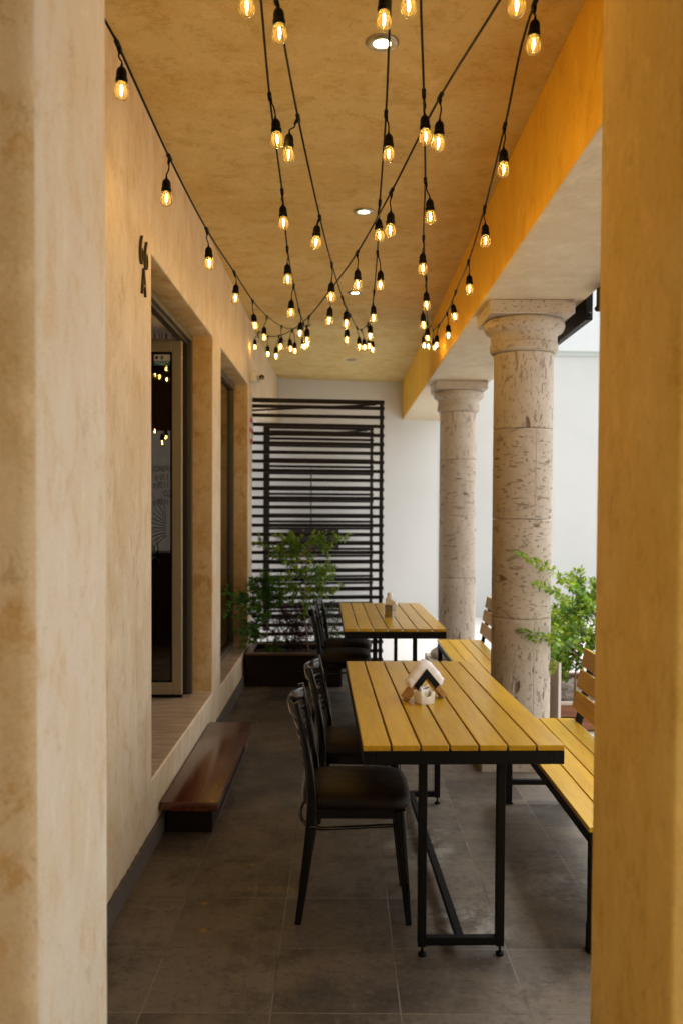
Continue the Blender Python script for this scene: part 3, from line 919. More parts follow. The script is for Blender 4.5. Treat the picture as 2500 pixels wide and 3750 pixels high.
# ---- back wall, boundary wall, added sky cover
b = MB().box(-3.2, 1.335, 0, 0.2, -0.02, 3.318)
bw = b.build('back_wall', M_white)
bw.location = (0.0, 11.955, 0)
bw.rotation_euler.z = math.atan(0.1525)
for v in bw.data.vertices:
    pass
tag(bw, 'white painted wall closing the corridor behind the dark slatted screens', 'wall')
t = thing('boundary_wall', 'tall bright white patio wall seen past the stone columns, with a grey coping', 'wall', (1.0, 12.62, 0), R_(3.2))
MB().box(0, 9, 0, 0.2, -0.02, 3.80).build('wall', M_white2, t)
b = MB().box(-0.01, 9.02, -0.03, 0.23, 3.802, 3.822, 0.003)
b.box(-0.01, 9.02, -0.02, 0.22, 3.822, 3.858)
b.box(-0.01, 9.02, -0.035, 0.235, 3.858, 3.880, 0.003)
b.build('coping', [M_coping], t)
t = thing('sky_cover_building', 'plain white building added behind the patio wall to cover the bright sky', 'building', (0, 16.5, 0))  # white block added so the bright sky stays out of view
MB().box(-3, 14, 0, 3, 0, 9.0).build('wall', M_white3, t)
MB().box(-3.05, 14.05, -0.06, 3.06, 9.0, 9.15).build('parapet', M_coping, t)

tag(MB().box(-1.10, 9.0, -3.2, -3.001, -0.02, 3.6, 0.01).build('light_blocking_wall', M_wall), 'sandy plaster wall added out of view behind the camera to block light', 'wall')  # unseen wall, added to cut the light from behind the camera

# ---- room behind the facade
iw = MB()
iw.box(-4.1, -4.0, 2.3, 8.40, 0, 3.0)
iw.box(-3.999, -1.101, 2.3, 2.4, 0, 3.0)
iw.cells([-3.999, -2.35, -1.20, -1.101], [8.30, 8.40], [0, 0.68, 2.30, 3.0], lambda i, j, k: not (i == 1 and k == 1))
tag(iw.build('interior_wall', M_interior), 'dark panelled walls of the unlit room behind the doorway', 'wall')
MB().box(-3.999, -1.101, 2.401, 8.299, 0.20, 0.312)
tag(MB().box(-3.999, -1.101, 2.401, 8.299, 0.20, 0.312).build('interior_floor', M_trav), kind='structure')
tag(MB().box(-4.1, -1.101, 2.3, 8.40, 3.001, 3.10).build('interior_ceiling', M_interior), kind='structure')
t = thing('cabinet', 'dark brown cabinet standing inside the room, seen through the door glass', 'cabinet', (-1.75, 7.1, 0.312))
b = MB().box(-0.55, 0.55, -0.22, 0.22, 0, 0.86, 0.004)
b.build('carcass', M_interior, t)
MB().box(-0.57, 0.57, -0.24, 0.24, 0.862, 0.895, 0.004).build('worktop', M_boxdk, t)
for k in (-1, 1):
    d = MB().box(-0.26 + k * 0.275, 0.26 + k * 0.275, -0.236, -0.222, 0.05, 0.82, 0.003).build('cabinet_door', M_interior, t)
    MB().box(-0.01 + k * 0.06, 0.01 + k * 0.06, -0.25, -0.2362, 0.40, 0.52, 0.002).build('handle', M_steel, d)

# ================================================================ COLUMNS
from mathutils import noise as mnoise
def stone_drum(r, z0, z1, seed, upright, mat, parent):
    """one drum of quarried stone: a lathe whose skin is cut by real hollows and softened arrises"""
    seg, rows = 176, max(12, int((z1 - z0) / 0.0045))
    b = MB()
    su, sz = (15.0, 5.0) if upright else (5.0, 17.0)
    sm = lambda x, a, c: max(0.0, min(1.0, (x - a) / (c - a)))
    pits, rings = [], []
    for j in range(rows + 1):
        z = z0 + (z1 - z0) * j / rows
        e = min(z - z0, z1 - z)
        edge = 0.0022 * max(0.0, 1 - e / 0.006) ** 2
        ring = []
        for i in range(seg):
            a = 2 * math.pi * i / seg
            x, y = math.cos(a) * r, math.sin(a) * r
            q = Vector((x * su, y * su, z * sz)) + Vector((seed, seed * 0.7, 0))
            q2 = q * 2.3 + Vector((3, 7, seed))
            q3 = Vector((x, y, z)) * 55 + Vector((seed, 0, 0))
            n1 = mnoise.noise(q) + 0.45 * mnoise.noise(q * 2.7)
            n2 = mnoise.noise(q2) + 0.4 * mnoise.noise(q2 * 2.5)
            n3 = mnoise.noise(q3)
            p = max(sm(n1, 0.62, 0.78), 0.8 * sm(n2, 0.62, 0.80), 0.55 * sm(n3, 0.52, 0.70))
            chip = 0.003 * sm(mnoise.noise(Vector((x * 30, y * 30, z * 8 + seed))), 0.25, 0.5) * max(0.0, 1 - e / 0.012)
            rr = r - edge - chip - 0.0055 * p + 0.0006 * mnoise.noise(q3 * 0.35)
            ring.append(b.bm.verts.new((math.cos(a) * rr, math.sin(a) * rr, z)))
            pits.append(p)
        rings.append(ring)
    for A, B in zip(rings, rings[1:]):
        for i in range(seg):
            j = (i + 1) % seg
            f = b.bm.faces.new((A[i], A[j], B[j], B[i]))
            f.smooth = True
    b.bm.faces.new(rings[0][::-1])
    b.bm.faces.new(rings[-1])
    o = b.build('drum', mat, parent)
    at = o.data.attributes.new('pit', 'FLOAT', 'POINT')
    at.data.foreach_set('value', pits)
    return o

def column(label, loc):
    t = thing('column', label, 'column', loc, 0, 'pitted stone columns under the beam')
    b = MB().box(-0.25, 0.25, -0.25, 0.25, 2.718, 2.799, 0.006)
    cap = b.build('capital', [M_stC], t)
    prof = [(0.182, 2.515), (0.194, 2.519), (0.204, 2.528), (0.2075, 2.540), (0.2075, 2.572), (0.2015, 2.576), (0.2015, 2.622), (0.208, 2.632), (0.216, 2.637), (0.232, 2.648), (0.243, 2.664), (0.2475, 2.682), (0.245, 2.700), (0.236, 2.714), (0.225, 2.717)]
    MB().lathe(prof, 56).build('echinus', M_stC, cap, 35)
    zz = [0.20, 0.895, 1.502, 2.052, 2.514]
    for k in range(4):
        a, c = zz[k], zz[k + 1]
        g = 0.0022
        m = M_stV if k in (0, 3) else M_stH
        d = stone_drum(0.182, a + g * 0.5, c - g * 0.5, (loc[1] * 3.7 + k * 9.1), k in (0, 3), m, t)
        if k in (0, 2):
            x = 0.045
            y = -math.sqrt(0.1822 ** 2 - x * x)
            MB().box(x - 0.0013, x + 0.0013, y - 0.0006, y + 0.01, a + 0.004, c - 0.004).build('joint', M_seam, d)
    prof = [(0.182, 0.2005), (0.195, 0.196), (0.205, 0.190), (0.205, 0.178), (0.235, 0.172), (0.252, 0.155), (0.258, 0.135), (0.252, 0.115), (0.235, 0.100), (0.232, 0.0985)]
    MB().lathe(prof[::-1], 56).build('base', M_stC, t, 35)
    MB().box(-0.285, 0.285, -0.285, 0.285, -0.01, 0.098, 0.008).build('plinth', M_stC, t)
    return t
column('nearer pitted stone column, rising beside the near bench', (1.120, 5.440, 0))
column('farther pitted stone column, rising behind the far bench', (1.142, 8.640, 0))

# ================================================================ TABLES
def table(label, loc, rz):
    t = thing('table', label, 'table', loc, rz, 'slatted wooden tables with black steel frames')
    b = MB()
    w_, n_ = 0.69, 7
    gap = 0.0075
    sw = (w_ - gap * (n_ - 1)) / n_
    for k in range(n_):
        x = -w_ / 2 + k * (sw + gap)
        b.box(x, x + sw, -0.832, 0.832, 0.7305, 0.750, 0.0022)
    b.build('tabletop', M_honey, t)
    b = MB()
    for s in (-1, 1):
        b.box(s * 0.325 - 0.02, s * 0.325 + 0.02, -0.83, 0.83, 0.683, 0.7295, 0.002)
        b.box(-0.3045, 0.3045, s * 0.81 - 0.02, s * 0.81 + 0.02, 0.683, 0.7295, 0.002)
    b.box(-0.3045, 0.3045, -0.02, 0.02, 0.69, 0.7295, 0.002)
    b.build('apron', M_black, t)
    for sy in (-1, 1):
        yc = sy * 0.786
        for sx in (-1, 1):
            xc = sx * 0.136
            lg = MB().box(xc - 0.0145, xc + 0.0145, yc - 0.0145, yc + 0.0145, 0.036, 0.6825, 0.0025).build('leg', M_black, t)
            f = MB()
            f.lathe([(0.0045, 0.012), (0.0045, 0.0355)], 10, Matrix.Translation((xc + 0.002, yc, 0)))
            f.lathe([(0.013, 0.0), (0.0145, 0.003), (0.0145, 0.010), (0.008, 0.0125)], 16, Matrix.Translation((xc + 0.002, yc, 0)))
            f.build('foot', M_rubber, lg)
        MB().box(-0.121, 0.121, yc - 0.0140, yc + 0.0140, 0.040, 0.0685, 0.002).build('crossbar', M_black, t)
    MB().box(-0.014, 0.014, -0.7715, 0.7715, 0.041, 0.0675, 0.002).build('stretcher', M_black, t)
    return t
T1 = table('near honey wood slat table with a napkin stand and small white dish on it', (0.398, 3.795, 0), R_(1.7))
T2 = copy_tree(T1)
T2.location = (0.350, 6.720, 0)
T2.rotation_euler.z = R_(1.2)
T2['label'] = 'far honey wood slat table with a steel napkin holder on it'

# ================================================================ BENCHES
def bench(label, loc, rz):
    t = thing('bench', label, 'bench', loc, rz, 'slatted wooden benches with black steel frames')
    b = MB()
    sw, gap = 0.088, 0.006
    for k in range(4):
        x = -0.185 + k * (sw + gap)
        b.box(x, x + sw, -0.805, 0.805, 0.430, 0.450, 0.0025)
    b.build('seat', M_honey, t)
    b = MB()
    for s in (-1, 1):
        b.box(s * 0.163 - 0.018, s * 0.163 + 0.018, -0.80, 0.80, 0.386, 0.429, 0.002)
        b.box(-0.1445, 0.1445, s * 0.782 - 0.018, s * 0.782 + 0.018, 0.386, 0.429, 0.002)
    b.build('seat_frame', M_black, t)
    for sy in (-1, 1):
        for sx in (-1, 1):
            xc, yc = sx * 0.160, sy * 0.781
            lg = MB().box(xc - 0.0175, xc + 0.0175, yc - 0.0175, yc + 0.0175, 0.006, 0.3855, 0.0025).build('leg', M_black, t)
            f = MB().box(xc - 0.0225, xc + 0.0225, yc - 0.0225, yc + 0.0225, 0.0, 0.0055, 0.001)
            f.box(xc - 0.020, xc - 0.0178, yc - 0.0175, yc + 0.0175, 0.006, 0.095)
            f.build('foot', M_black, lg)
        MB().box(-0.142, 0.142, sy * 0.781 - 0.014, sy * 0.781 + 0.014, 0.10, 0.128, 0.002).build('crossbar', M_black, t)
    lean = math.atan(0.205)
    Mb = Matrix.Translation((0.168, 0, 0.475)) @ Matrix.Rotation(lean, 4, 'Y')
    b = MB()
    for k in range(3):
        b.box(0.0, 0.019, -0.80, 0.80, 0.035 + k * 0.1135, 0.130 + k * 0.1135, 0.003, M=Mb)
    b.build('backrest', M_honey, t)
    for sy in (-1, 1):
        MB().box(0.0195, 0.047, sy * 0.735 - 0.019, sy * 0.735 + 0.019, -0.088, 0.345, 0.002, M=Mb).build('back_support', M_black, t)
    return t
B1 = bench('near slatted wooden bench, partly hidden by the ochre pier', (1.052, 3.825, 0), R_(0.0))
B2 = copy_tree(B1)
B2.location = (1.003, 6.645, 0)
B2['label'] = 'far slatted wooden bench, partly hidden by the nearer stone column'

# ================================================================ CHAIRS
def chair(label, loc, rz):
    t = thing('chair', label, 'chair', loc, rz, 'black ladder back chairs along the tables')
    sq = [(math.copysign(abs(math.cos(a)) ** 0.55, math.cos(a)), math.copysign(abs(math.sin(a)) ** 0.55, math.sin(a))) for a in [2 * math.pi * i / 16 for i in range(16)]]
    for s in (-1, 1):
        pts = smoothpts([(-0.200, s * 0.171, 0.0), (-0.172, s * 0.172, 0.20), (-0.150, s * 0.173, 0.42), (-0.156, s * 0.176, 0.56), (-0.182, s * 0.180, 0.72), (-0.208, s * 0.182, 0.836)], 5)
        n = len(pts)
        rad = []
        for p in pts:
            z = p.z
            if z < 0.42: ra = 0.0125 + (0.0205 - 0.0125) * z / 0.42
            else: ra = 0.0205 + (0.0115 - 0.0205) * (z - 0.42) / 0.416
            rad.append((ra, 0.0105))
        MB().tube(pts, rad, ref=(1, 0, 0), prof=sq).build('leg', M_gloss, t, 40)
        pts = smoothpts([(0.176, s * 0.160, 0.428), (0.186, s * 0.163, 0.30), (0.202, s * 0.168, 0.12), (0.213, s * 0.171, 0.0)], 5)
        MB().tube(pts, [(0.0225 - 0.011 * k / (len(pts) - 1), 0.019 - 0.0075 * k / (len(pts) - 1)) for k in range(len(pts))], ref=(1, 0, 0), prof=sq).build('leg', M_gloss, t, 40)
    def rail(z0, z1, name, bulge):
        b = MB()
        zc = (z0 + z1) / 2
        x0 = -0.150 - 0.058 * max(0, (zc - 0.46) / 0.376) ** 1.1
        pts = []
        for k in range(17):
            u = -1 + 2 * k / 16
            pts.append((x0 - bulge * (1 - u * u), u * 0.170, zc))
        hh = (z1 - z0) / 2
        b.tube(pts, [(hh, 0.0055)] * 17, ref=(-0.12, 0, 1), prof=sq)
        b.build(name, M_gloss, t, 50)
    rail(0.770, 0.824, 'top_rail', 0.044)
    for k in range(4):
        z = 0.722 - k * 0.048
        rail(z, z + 0.033, 'back_slat', 0.031 - 0.003 * k)
    # padded seat: rounded trapezoid with a crown
    b = MB()
    nu = 40
    def outline(sc):
        o = []
        for i in range(nu):
            a = 2 * math.pi * i / nu
            c, s_ = math.cos(a), math.sin(a)
            x = math.copysign(abs(c) ** 0.42, c) * 0.205
            y = math.copysign(abs(s_) ** 0.42, s_) * (0.198 + 0.012 * (x / 0.205))
            o.append((x * sc + 0.018, y * sc))
        return o
    rings = []
    for sc_, z in ((0.90, 0.436), (0.965, 0.438), (0.995, 0.447), (1.0, 0.458), (0.99, 0.472), (0.955, 0.486), (0.86, 0.498), (0.62, 0.507), (0.3, 0.511)):
        rings.append([b.bm.verts.new((x, y, z)) for x, y in outline(sc_)])
    for A, B in zip(rings, rings[1:]):
        for i in range(nu):
            j = (i + 1) % nu
            b.bm.faces.new((A[i], A[j], B[j], B[i]))
    b.bm.faces.new(rings[0][::-1])
    b.bm.faces.new(rings[-1])
    b.build('seat', M_vinyl, t, 60)
    b = MB()
    for s in (-1, 1):
        b.box(-0.132, 0.158, s * 0.162 - 0.009, s * 0.162 + 0.009, 0.398, 0.4355, 0.002)
    b.box(0.158, 0.176, -0.143, 0.143, 0.398, 0.4355, 0.002)
    b.box(-0.150, -0.132, -0.162, 0.162, 0.398, 0.4355, 0.002)
    b.build('seat_frame', M_gloss, t)
    b = MB()
    pts = [(0.178, -0.160, 0.372), (0.0, -0.176, 0.368), (-0.10, -0.190, 0.368)]
    for k in range(9):
        a = R_(-90 - k * 22.5)
        pts.append((-0.125 + 0.075 * math.cos(a), 0.19 * math.sin(a), 0.370))
    pts += [(-0.10, 0.190, 0.368), (0.0, 0.176, 0.368), (0.178, 0.160, 0.372)]
    b.tube(smoothpts(pts, 4), 0.0075, seg=10)
    b.build('stretcher', M_gloss, t, 60)
    return t
C1 = chair('nearest black chair, seat fully in view, pushed up to the near table', (0.045, 3.405, 0), 0)
for (x, y, a, lb) in ((0.080, 4.100, -4, 'second black chair along the near table, its seat half under the slats'),
                      (0.000, 6.495, -1, 'black chair at the near end of the far table, beside the dark planter'),
                      (0.024, 7.030, -4, 'rearmost black chair, at the far end of the far table')):
    c = copy_tree(C1)
    c.location = (x, y, 0)
    c.rotation_euler.z = R_(a)
    c['label'] = lb

# ================================================================ STEP, PLANTERS
t = thing('step', 'low dark red varnished wooden step below the doorway', 'step', (-0.71, 4.885, 0))
MB().box(-0.138, 0.132, -0.785, 0.785, 0.120, 0.165, 0.004, 2).build('tread', M_step, t, 40)
MB().box(-0.122, 0.098, -0.725, 0.725, 0.0, 0.1195, 0.003).build('base', M_planter, t)

def planter(name, label, x0, x1, y0, y1, h, mat, rim, soil, boards):
    t = thing(name, label, 'planter', ((x0 + x1) / 2, (y0 + y1) / 2, 0))
    hx, hy = (x1 - x0) / 2, (y1 - y0) / 2
    b = MB()
    bh = (h - 0.012 * (boards - 1)) / boards
    for k in range(boards):
        z0 = 0.004 + k * (bh + 0.012)
        for s in (-1, 1):
            b.box(-hx, hx, s * (hy - 0.011) - 0.011, s * (hy - 0.011) + 0.011, z0, z0 + bh, 0.002)
            b.box(s * (hx - 0.011) - 0.011, s * (hx - 0.011) + 0.011, -hy + 0.0225, hy - 0.0225, z0, z0 + bh, 0.002)
    b.build('box', mat, t)
    b = MB().box(-hx + 0.024, hx - 0.024, -hy + 0.024, hy - 0.024, 0.0, h - 0.05)
    b.build('liner', M_boxdk, t)
    b = MB()
    for s in (-1, 1):
        b.box(-hx - 0.012, hx + 0.012, s * (hy - 0.018) - 0.030, s * (hy - 0.018) + 0.030, h + 0.005, h + 0.024, 0.003)
        b.box(s * (hx - 0.018) - 0.030, s * (hx - 0.018) + 0.030, -hy + 0.0485, hy - 0.0485, h + 0.005, h + 0.024, 0.003)
    b.build('rim', rim, t)
    b = MB()
    nx, ny = 40, 20
    random.seed(11)
    G = [[b.bm.verts.new((-hx + 0.026 + (2 * hx - 0.052) * i / nx, -hy + 0.026 + (2 * hy - 0.052) * j / ny, h - 0.03 + random.uniform(-0.012, 0.014))) for j in range(ny + 1)] for i in range(nx + 1)]
    for i in range(nx):
        for j in range(ny):
            b.bm.faces.new((G[i][j], G[i + 1][j], G[i + 1][j + 1], G[i][j + 1]))
    tag(b.build('soil', soil, t), kind='stuff')
    return t
planter('planter', 'long dark wooden planter box on the floor before the slatted screen', -0.826, 0.010, 7.62, 8.22, 0.272, M_planter, M_rim, M_soildk, 2)
planter('planter', 'low red-brown plank planter on the patio behind the near bench', 1.46, 3.3, 6.14, 7.35, 0.178, M_redplank, M_board, M_soil, 2)

# ================================================================ SHRUBS
def leaf_into(b, base, d, nrm, L, W, mi, curl=0.18):
    d = d.normalized()
    s = d.cross(nrm)
    if s.length < 1e-4: s = d.orthogonal()
    s.normalize()
    n = s.cross(d).normalized()
    P = lambda a, u, h: base + d * (a * L) + s * (u * W) + n * (h * L)
    vb = b.verts.new(P(0, 0, 0))
    m1 = b.verts.new(P(0.38, 0, -0.02))
    m2 = b.verts.new(P(0.72, 0, -0.05 * 1 - curl * 0.3))
    vt = b.verts.new(P(1.0, 0, -curl))
    l1 = b.verts.new(P(0.34, 0.5, 0.07)); l2 = b.verts.new(P(0.70, 0.36, 0.02 - curl * 0.2))
    r1 = b.verts.new(P(0.34, -0.5, 0.07)); r2 = b.verts.new(P(0.70, -0.36, 0.02 - curl * 0.2))
    for f in ((vb, m1, l1), (l1, m1, m2, l2), (l2, m2, vt), (vb, r1, m1), (r1, r2, m2, m1), (r2, vt, m2)):
        q = b.faces.new(f)
        q.material_index = mi
        q.smooth = True

def shrub(name, label, group, loc, branches, mats, bark, L, step, r0, twig=(0.05, 0.13), ntw=5, start=0.22, young=0.3, seed=1, slim=()):
    """branches: lists of points in world space; first one is the trunk"""
    random.seed(seed)
    o = Vector(loc)
    t = thing(name, label, 'shrub', loc, 0, group)
    st = MB()
    fo = MB()
    rv = lambda: Vector((random.gauss(0, 1), random.gauss(0, 1), random.gauss(0, 1))).normalized()
    def dress(pts, t0, tipy):
        P = smoothpts(pts, 6)
        tot = sum((a - c).length for a, c in zip(P, P[1:]))
        dist, acc = 0.0, 0.0
        for a, c in zip(P, P[1:]):
            seg = (c - a).length
            tg = (c - a).normalized()
            pos = 0.0
            while acc + seg - pos >= step and seg > 1e-6:
                pos += step - acc
                acc = 0.0
                if pos > seg: break
                fr = (dist + pos) / tot
                if fr < t0: continue
                p = a + tg * pos
                for q in range(2):
                    side = rv()
                    side = (side - tg * side.dot(tg))
                    side.normalize()
                    d = tg * random.uniform(0.25, 0.8) + side * random.uniform(0.6, 1.0) + Vector((0, 0, random.uniform(-0.25, 0.35)))
                    nrm = Vector((random.gauss(0, .45), random.gauss(0, .45) - 0.2, 1))
                    l = L * random.uniform(0.55, 1.15)
                    mi = 1 if (fr > 1 - tipy and random.random() < 0.75) or random.random() < 0.04 else 0
                    leaf_into(fo.bm, p + side * 0.003, d, nrm, l, l * random.uniform(0.42, 0.6), mi, random.uniform(0.02, 0.3))
            acc += max(0.0, seg - pos)
            dist += seg
        if t0 < 0.9:
            tg = (P[-1] - P[-3]).normalized()
            for q in range(3):
                leaf_into(fo.bm, P[-1].copy(), tg + rv() * 0.4, Vector((0, -0.3, 1)), L * random.uniform(0.7, 1.1), L * 0.45, 1, 0.1)
    for bi, br_ in enumerate(branches):
        pts = [Vector(p) - o for p in br_]
        P = smoothpts(pts, 6)
        n = len(P)
        r = r0 if bi == 0 else r0 * 0.5
        st.tube(P, [max(0.0012, r * (1 - 0.8 * k / (n - 1))) for k in range(n)], seg=7)
        dress(pts, 0.55 if bi == 0 else start, young if bi else 0.15)
        for k in range(ntw):
            fr = random.uniform(0.5 if bi == 0 else start, 0.42 if bi in slim else 0.97)
            i = int(fr * (n - 2))
            a = P[i]
            tg = (P[i + 1] - P[i]).normalized()
            d = (tg * random.uniform(0.3, 1.0) + rv() * 0.9 + Vector((0, 0, 0.15))).normalized()
            ln = random.uniform(*twig)
            e = a + d * ln
            q = [a, a + d * ln * 0.5 + rv() * ln * 0.08, e]
            st.tube(smoothpts(q, 3), [0.0016, 0.0014, 0.0012, 0.0011, 0.001, 0.001, 0.0009], seg=5)
            dress(q, 0.15, 0.3)
    st.build('stem', bark, t, 60)
    fo.build('foliage', mats, t)
    return t
GL = 'shrubs growing in the dark planter'
shrub('shrub', 'tallest bright green shrub with a thin bare trunk in the dark planter', GL, (-0.30, 7.9, 0.24), SHRUB_TALL, [M_leaf, M_leaf_y], M_bark, 0.044, 0.016, 0.008, ntw=7, young=0.4, seed=2)
shrub('shrub', 'dark green shrub leaning over the window reveal from the dark planter', GL, (-0.66, 7.92, 0.24), SHRUB_DARK, [M_leaf_dk, M_leaf], M_bark, 0.040, 0.015, 0.007, ntw=7, young=0.2, seed=3)
shrub('shrub', 'thin wine red twiggy shrub behind the bare trunk in the dark planter', GL, (-0.42, 8.0, 0.24), SHRUB_RED, [M_leaf_r, M_leaf_r], M_bark2, 0.026, 0.016, 0.004, twig=(0.06, 0.18), ntw=16, start=0.1, young=0.2, seed=4)
shrub('shrub', 'small loose green shrub beside the far table in the dark planter', GL, (-0.16, 8.0, 0.24), SHRUB_SMALL, [M_leaf_dk, M_leaf_r], M_bark2, 0.026, 0.02, 0.004, twig=(0.05, 0.14), ntw=9, start=0.15, young=0.3, seed=5)
GR = 'shrubs growing on the patio'
shrub('shrub', 'bright green shrub with long arching sprays beside the nearer column', GR, (1.72, 6.45, 0.13), SHRUB_PATIO, [M_leaf, M_leaf_y], M_bark, 0.044, 0.015, 0.010, twig=(0.07, 0.19), ntw=10, start=0.3, young=0.4, seed=6, slim=(1, 2, 8))
shrub('shrub', 'lower green shrub behind the arching one, against the column', GR, (1.45, 7.0, 0.13), SHRUB_PATIO_BACK, [M_leaf, M_leaf_y], M_bark, 0.040, 0.018, 0.007, twig=(0.06, 0.16), ntw=8, start=0.5, young=0.3, seed=8)
# dry stalks in the patio bed
t = thing('dry_plant', 'dry leafless stalks in the low patio planter', 'plant', (1.62, 6.5, 0.14))
b = MB()
random.seed(9)
for k in range(46):
    x, y = random.uniform(-0.1, 0.5), random.uniform(-0.22, 0.3)
    a = random.uniform(0, 6.28)
    l = random.uniform(0.06, 0.2)
    b.tube(smoothpts([(x, y, 0), (x + l * 0.3 * math.cos(a), y + l * 0.3 * math.sin(a), l * 0.6), (x + l * 0.9 * math.cos(a), y + l * 0.9 * math.sin(a), l * 0.8)], 3), 0.0022, seg=5)
b.build('stalks', M_bark, t)

# ================================================================ SLATTED SCREENS
def screen(label, loc, rz, x0, x1):
    """built from its right post (local x = 0) to the left"""
    t = thing('slatted_screen', label, 'screen', loc, rz, 'dark slatted metal screens at the end of the corridor')
    b = MB()
    b.box(x0, 0.006, -0.014, 0.014, 2.588, 2.630, 0.003)
    z = 2.552
    k = 0
    while z > 0.05:
        b.box(x0, 0.008, -0.0145, 0.0145, z - 0.0165, z + 0.0165, 0.003)
        z -= 0.0885
        k += 1
    tag(b.build('slats', M_trellis, t))
    MB().box(-0.036, -0.002, -0.0185, 0.0185, 0.0, 2.587, 0.003).build('post', M_trellis, t)
    MB().box(x0 - 0.02, x0 + 0.06, -0.0185, 0.0185, 0.0, 2.6295, 0.003).build('post', M_trellis, t)
    b = MB()
    b.tube([(x0 + 0.06, -0.022, 2.50), (-0.08, -0.022, 2.585)], 0.009, seg=8)
    b.build('brace', M_trellis, t)
    return t
screen('nearer dark slatted screen, standing right behind the planted box', (0.405, 8.625, 0), R_(7.2), -1.44, 0)
screen('farther dark slatted screen, seen through the nearer one', (0.402, 11.42, 0), R_(9.5), -1.40, 0)

t = thing('wall_cabinet', 'dark steel cabinet hung on the white wall behind the screens', 'cabinet', (-0.373, 11.83, 1.16), R_(8.7))
MB().box(-0.33, 0.33, -0.09, 0.05, -0.15, 0.15, 0.004).build('case', M_boxdk, t)
MB().box(-0.16, 0.17, -0.11, -0.0905, -0.15, 0.15, 0.003).build('cabinet_door', M_boxdk, t)
for sx in (-1, 1):
    MB().box(0.005 + sx * 0.155 - 0.010, 0.005 + sx * 0.155 + 0.010, -0.114, -0.1105, 0.118, 0.146).build('corner_plate', M_stripe, t)
MB().tube([(-0.04, -0.02, 0.15), (-0.04, -0.02, 0.95)], 0.008, seg=8).build('conduit', M_boxdk, t)
t = thing('outlet_box', 'small grey outlet box low on the white wall in the passage', 'outlet box', (-1.125, 11.765, 0.605), R_(8.7))
MB().box(-0.045, 0.045, -0.045, 0.0, -0.04, 0.04, 0.004).build('case', M_grey, t)
MB().box(-0.034, 0.034, -0.052, -0.0455, -0.03, 0.03, 0.002).build('lid', M_boxdk, t)

# ================================================================ STRING LIGHTS
SOCK = [(0.0028, 0.006), (0.0042, 0.0), (0.0052, -0.004), (0.0115, -0.009), (0.0152, -0.0165), (0.0162, -0.025), (0.0165, -0.038), (0.0183, -0.0395), (0.0187, -0.046), (0.0175, -0.0535), (0.0155, -0.0535), (0.0150, -0.049)]
BULB = [(0.0125, -0.0485), (0.0135, -0.053), (0.0165, -0.060), (0.0200, -0.070), (0.0221, -0.080), (0.0219, -0.0875), (0.0195, -0.0950), (0.0145, -0.1010), (0.0075, -0.1045), (0.0, -0.1055)]
sock_me = bulb_me = fil_me = None
def lamp(parent, top, tip):
    global sock_me, bulb_me, fil_me
    d = (Vector(tip) - Vector(top)).normalized()
    M = Matrix.Translation(top) @ (Vector((0, 0, -1)).rotation_difference(d)).to_matrix().to_4x4()
    if sock_me is None:
        s = MB().lathe(SOCK, 20).build('lamp_socket', M_rubber, parent, 40)
        g = MB().lathe(BULB, 24, cap=False).build('bulb', M_bulb, s)
        f = MB()
        f.tube([(0, 0, -0.060), (0.0008, 0, -0.0745), (0, 0, -0.089)], [0.0018, 0.0031, 0.0015], seg=8)
        f = f.build('filament', M_fil, s)
        sock_me, bulb_me, fil_me = s.data, g.data, f.data
    else:
        s = bpy.data.objects.new('lamp_socket', sock_me)
        COL.objects.link(s)
        s.parent = parent
        for nm, me in (('bulb', bulb_me), ('filament', fil_me)):
            o = bpy.data.objects.new(nm, me)
            COL.objects.link(o)
            o.parent = s
    s.matrix_local = M

def string_light(label, pre, end, lamps):
    t = thing('string_light', label, 'string lights', (0, 0, 0), 0, 'festoon strings hung below the ceiling')
    b = MB()
    path = [Vector(p) for p in pre] + [Vector(c) for c, a, tip in lamps] + [Vector(end)]
    P = smoothpts(path, 7)
    b.tube(P, 0.0040, seg=8)
    idx0 = len(pre)
    for k, (c, a, tip) in enumerate(lamps):
        c, a, tip = Vector(c), Vector(a), Vector(tip)
        i = (idx0 + k) * 7
        tg = (P[min(i + 1, len(P) - 1)] - P[i - 1]).normalized()
        b.tube([c - tg * 0.024, c - tg * 0.019, c + tg * 0.016, c + tg * 0.022], [0.0060, 0.0078, 0.0078, 0.0058], seg=10)
        dd = (a - c)
        ln = dd.length
        q0 = c + Vector((0, 0, -0.004))
        out = Vector((dd.x, dd.y, 0)) * 0.4
        mid = q0 + dd * 0.45 + out * 0.3 + Vector((0.004 * (1 if k % 2 else -1), 0, -0.004))
        b.tube([c + tg * 0.004, c + dd.normalized() * 0.012, c + dd.normalized() * 0.026], [0.0068, 0.0062, 0.0034], seg=8)
        b.tube(smoothpts([c + dd.normalized() * 0.016, mid, a - (tip - a).normalized() * 0.010, a + (tip - a).normalized() * 0.004], 4), 0.0027, seg=7)
    b.build('cable', M_rubber, t, 60)
    for p in (pre[0], end):
        h = MB()
        p = Vector(p)
        q = Vector((p.x, p.y, p.z + 0.012))
        h.tube(smoothpts([q + Vector((0, 0, -0.004)), q + Vector((0.010, 0, -0.016)), q + Vector((0, 0, -0.026)), q + Vector((-0.010, 0, -0.016))], 4), 0.0025, seg=6)
        h.build('hook', M_rubber, t)
    for c, a, tip in lamps:
        lamp(t, a, tip)
    return t
LABS = ['string of lit bulbs running closest to the sandy wall, over the doorway',
        'string of lit bulbs next to the one along the wall, ending at its hook',
        'string of lit bulbs slanting across the ceiling just left of the recessed lamps',
        'string of lit bulbs passing right across the nearest recessed ceiling lamp',
        'straight string of lit bulbs between the recessed lamps and the ochre beam',
        'diagonal string of lit bulbs crossing under the others from the beam side to the wall',
        'string of lit bulbs hanging closest to the ochre beam']
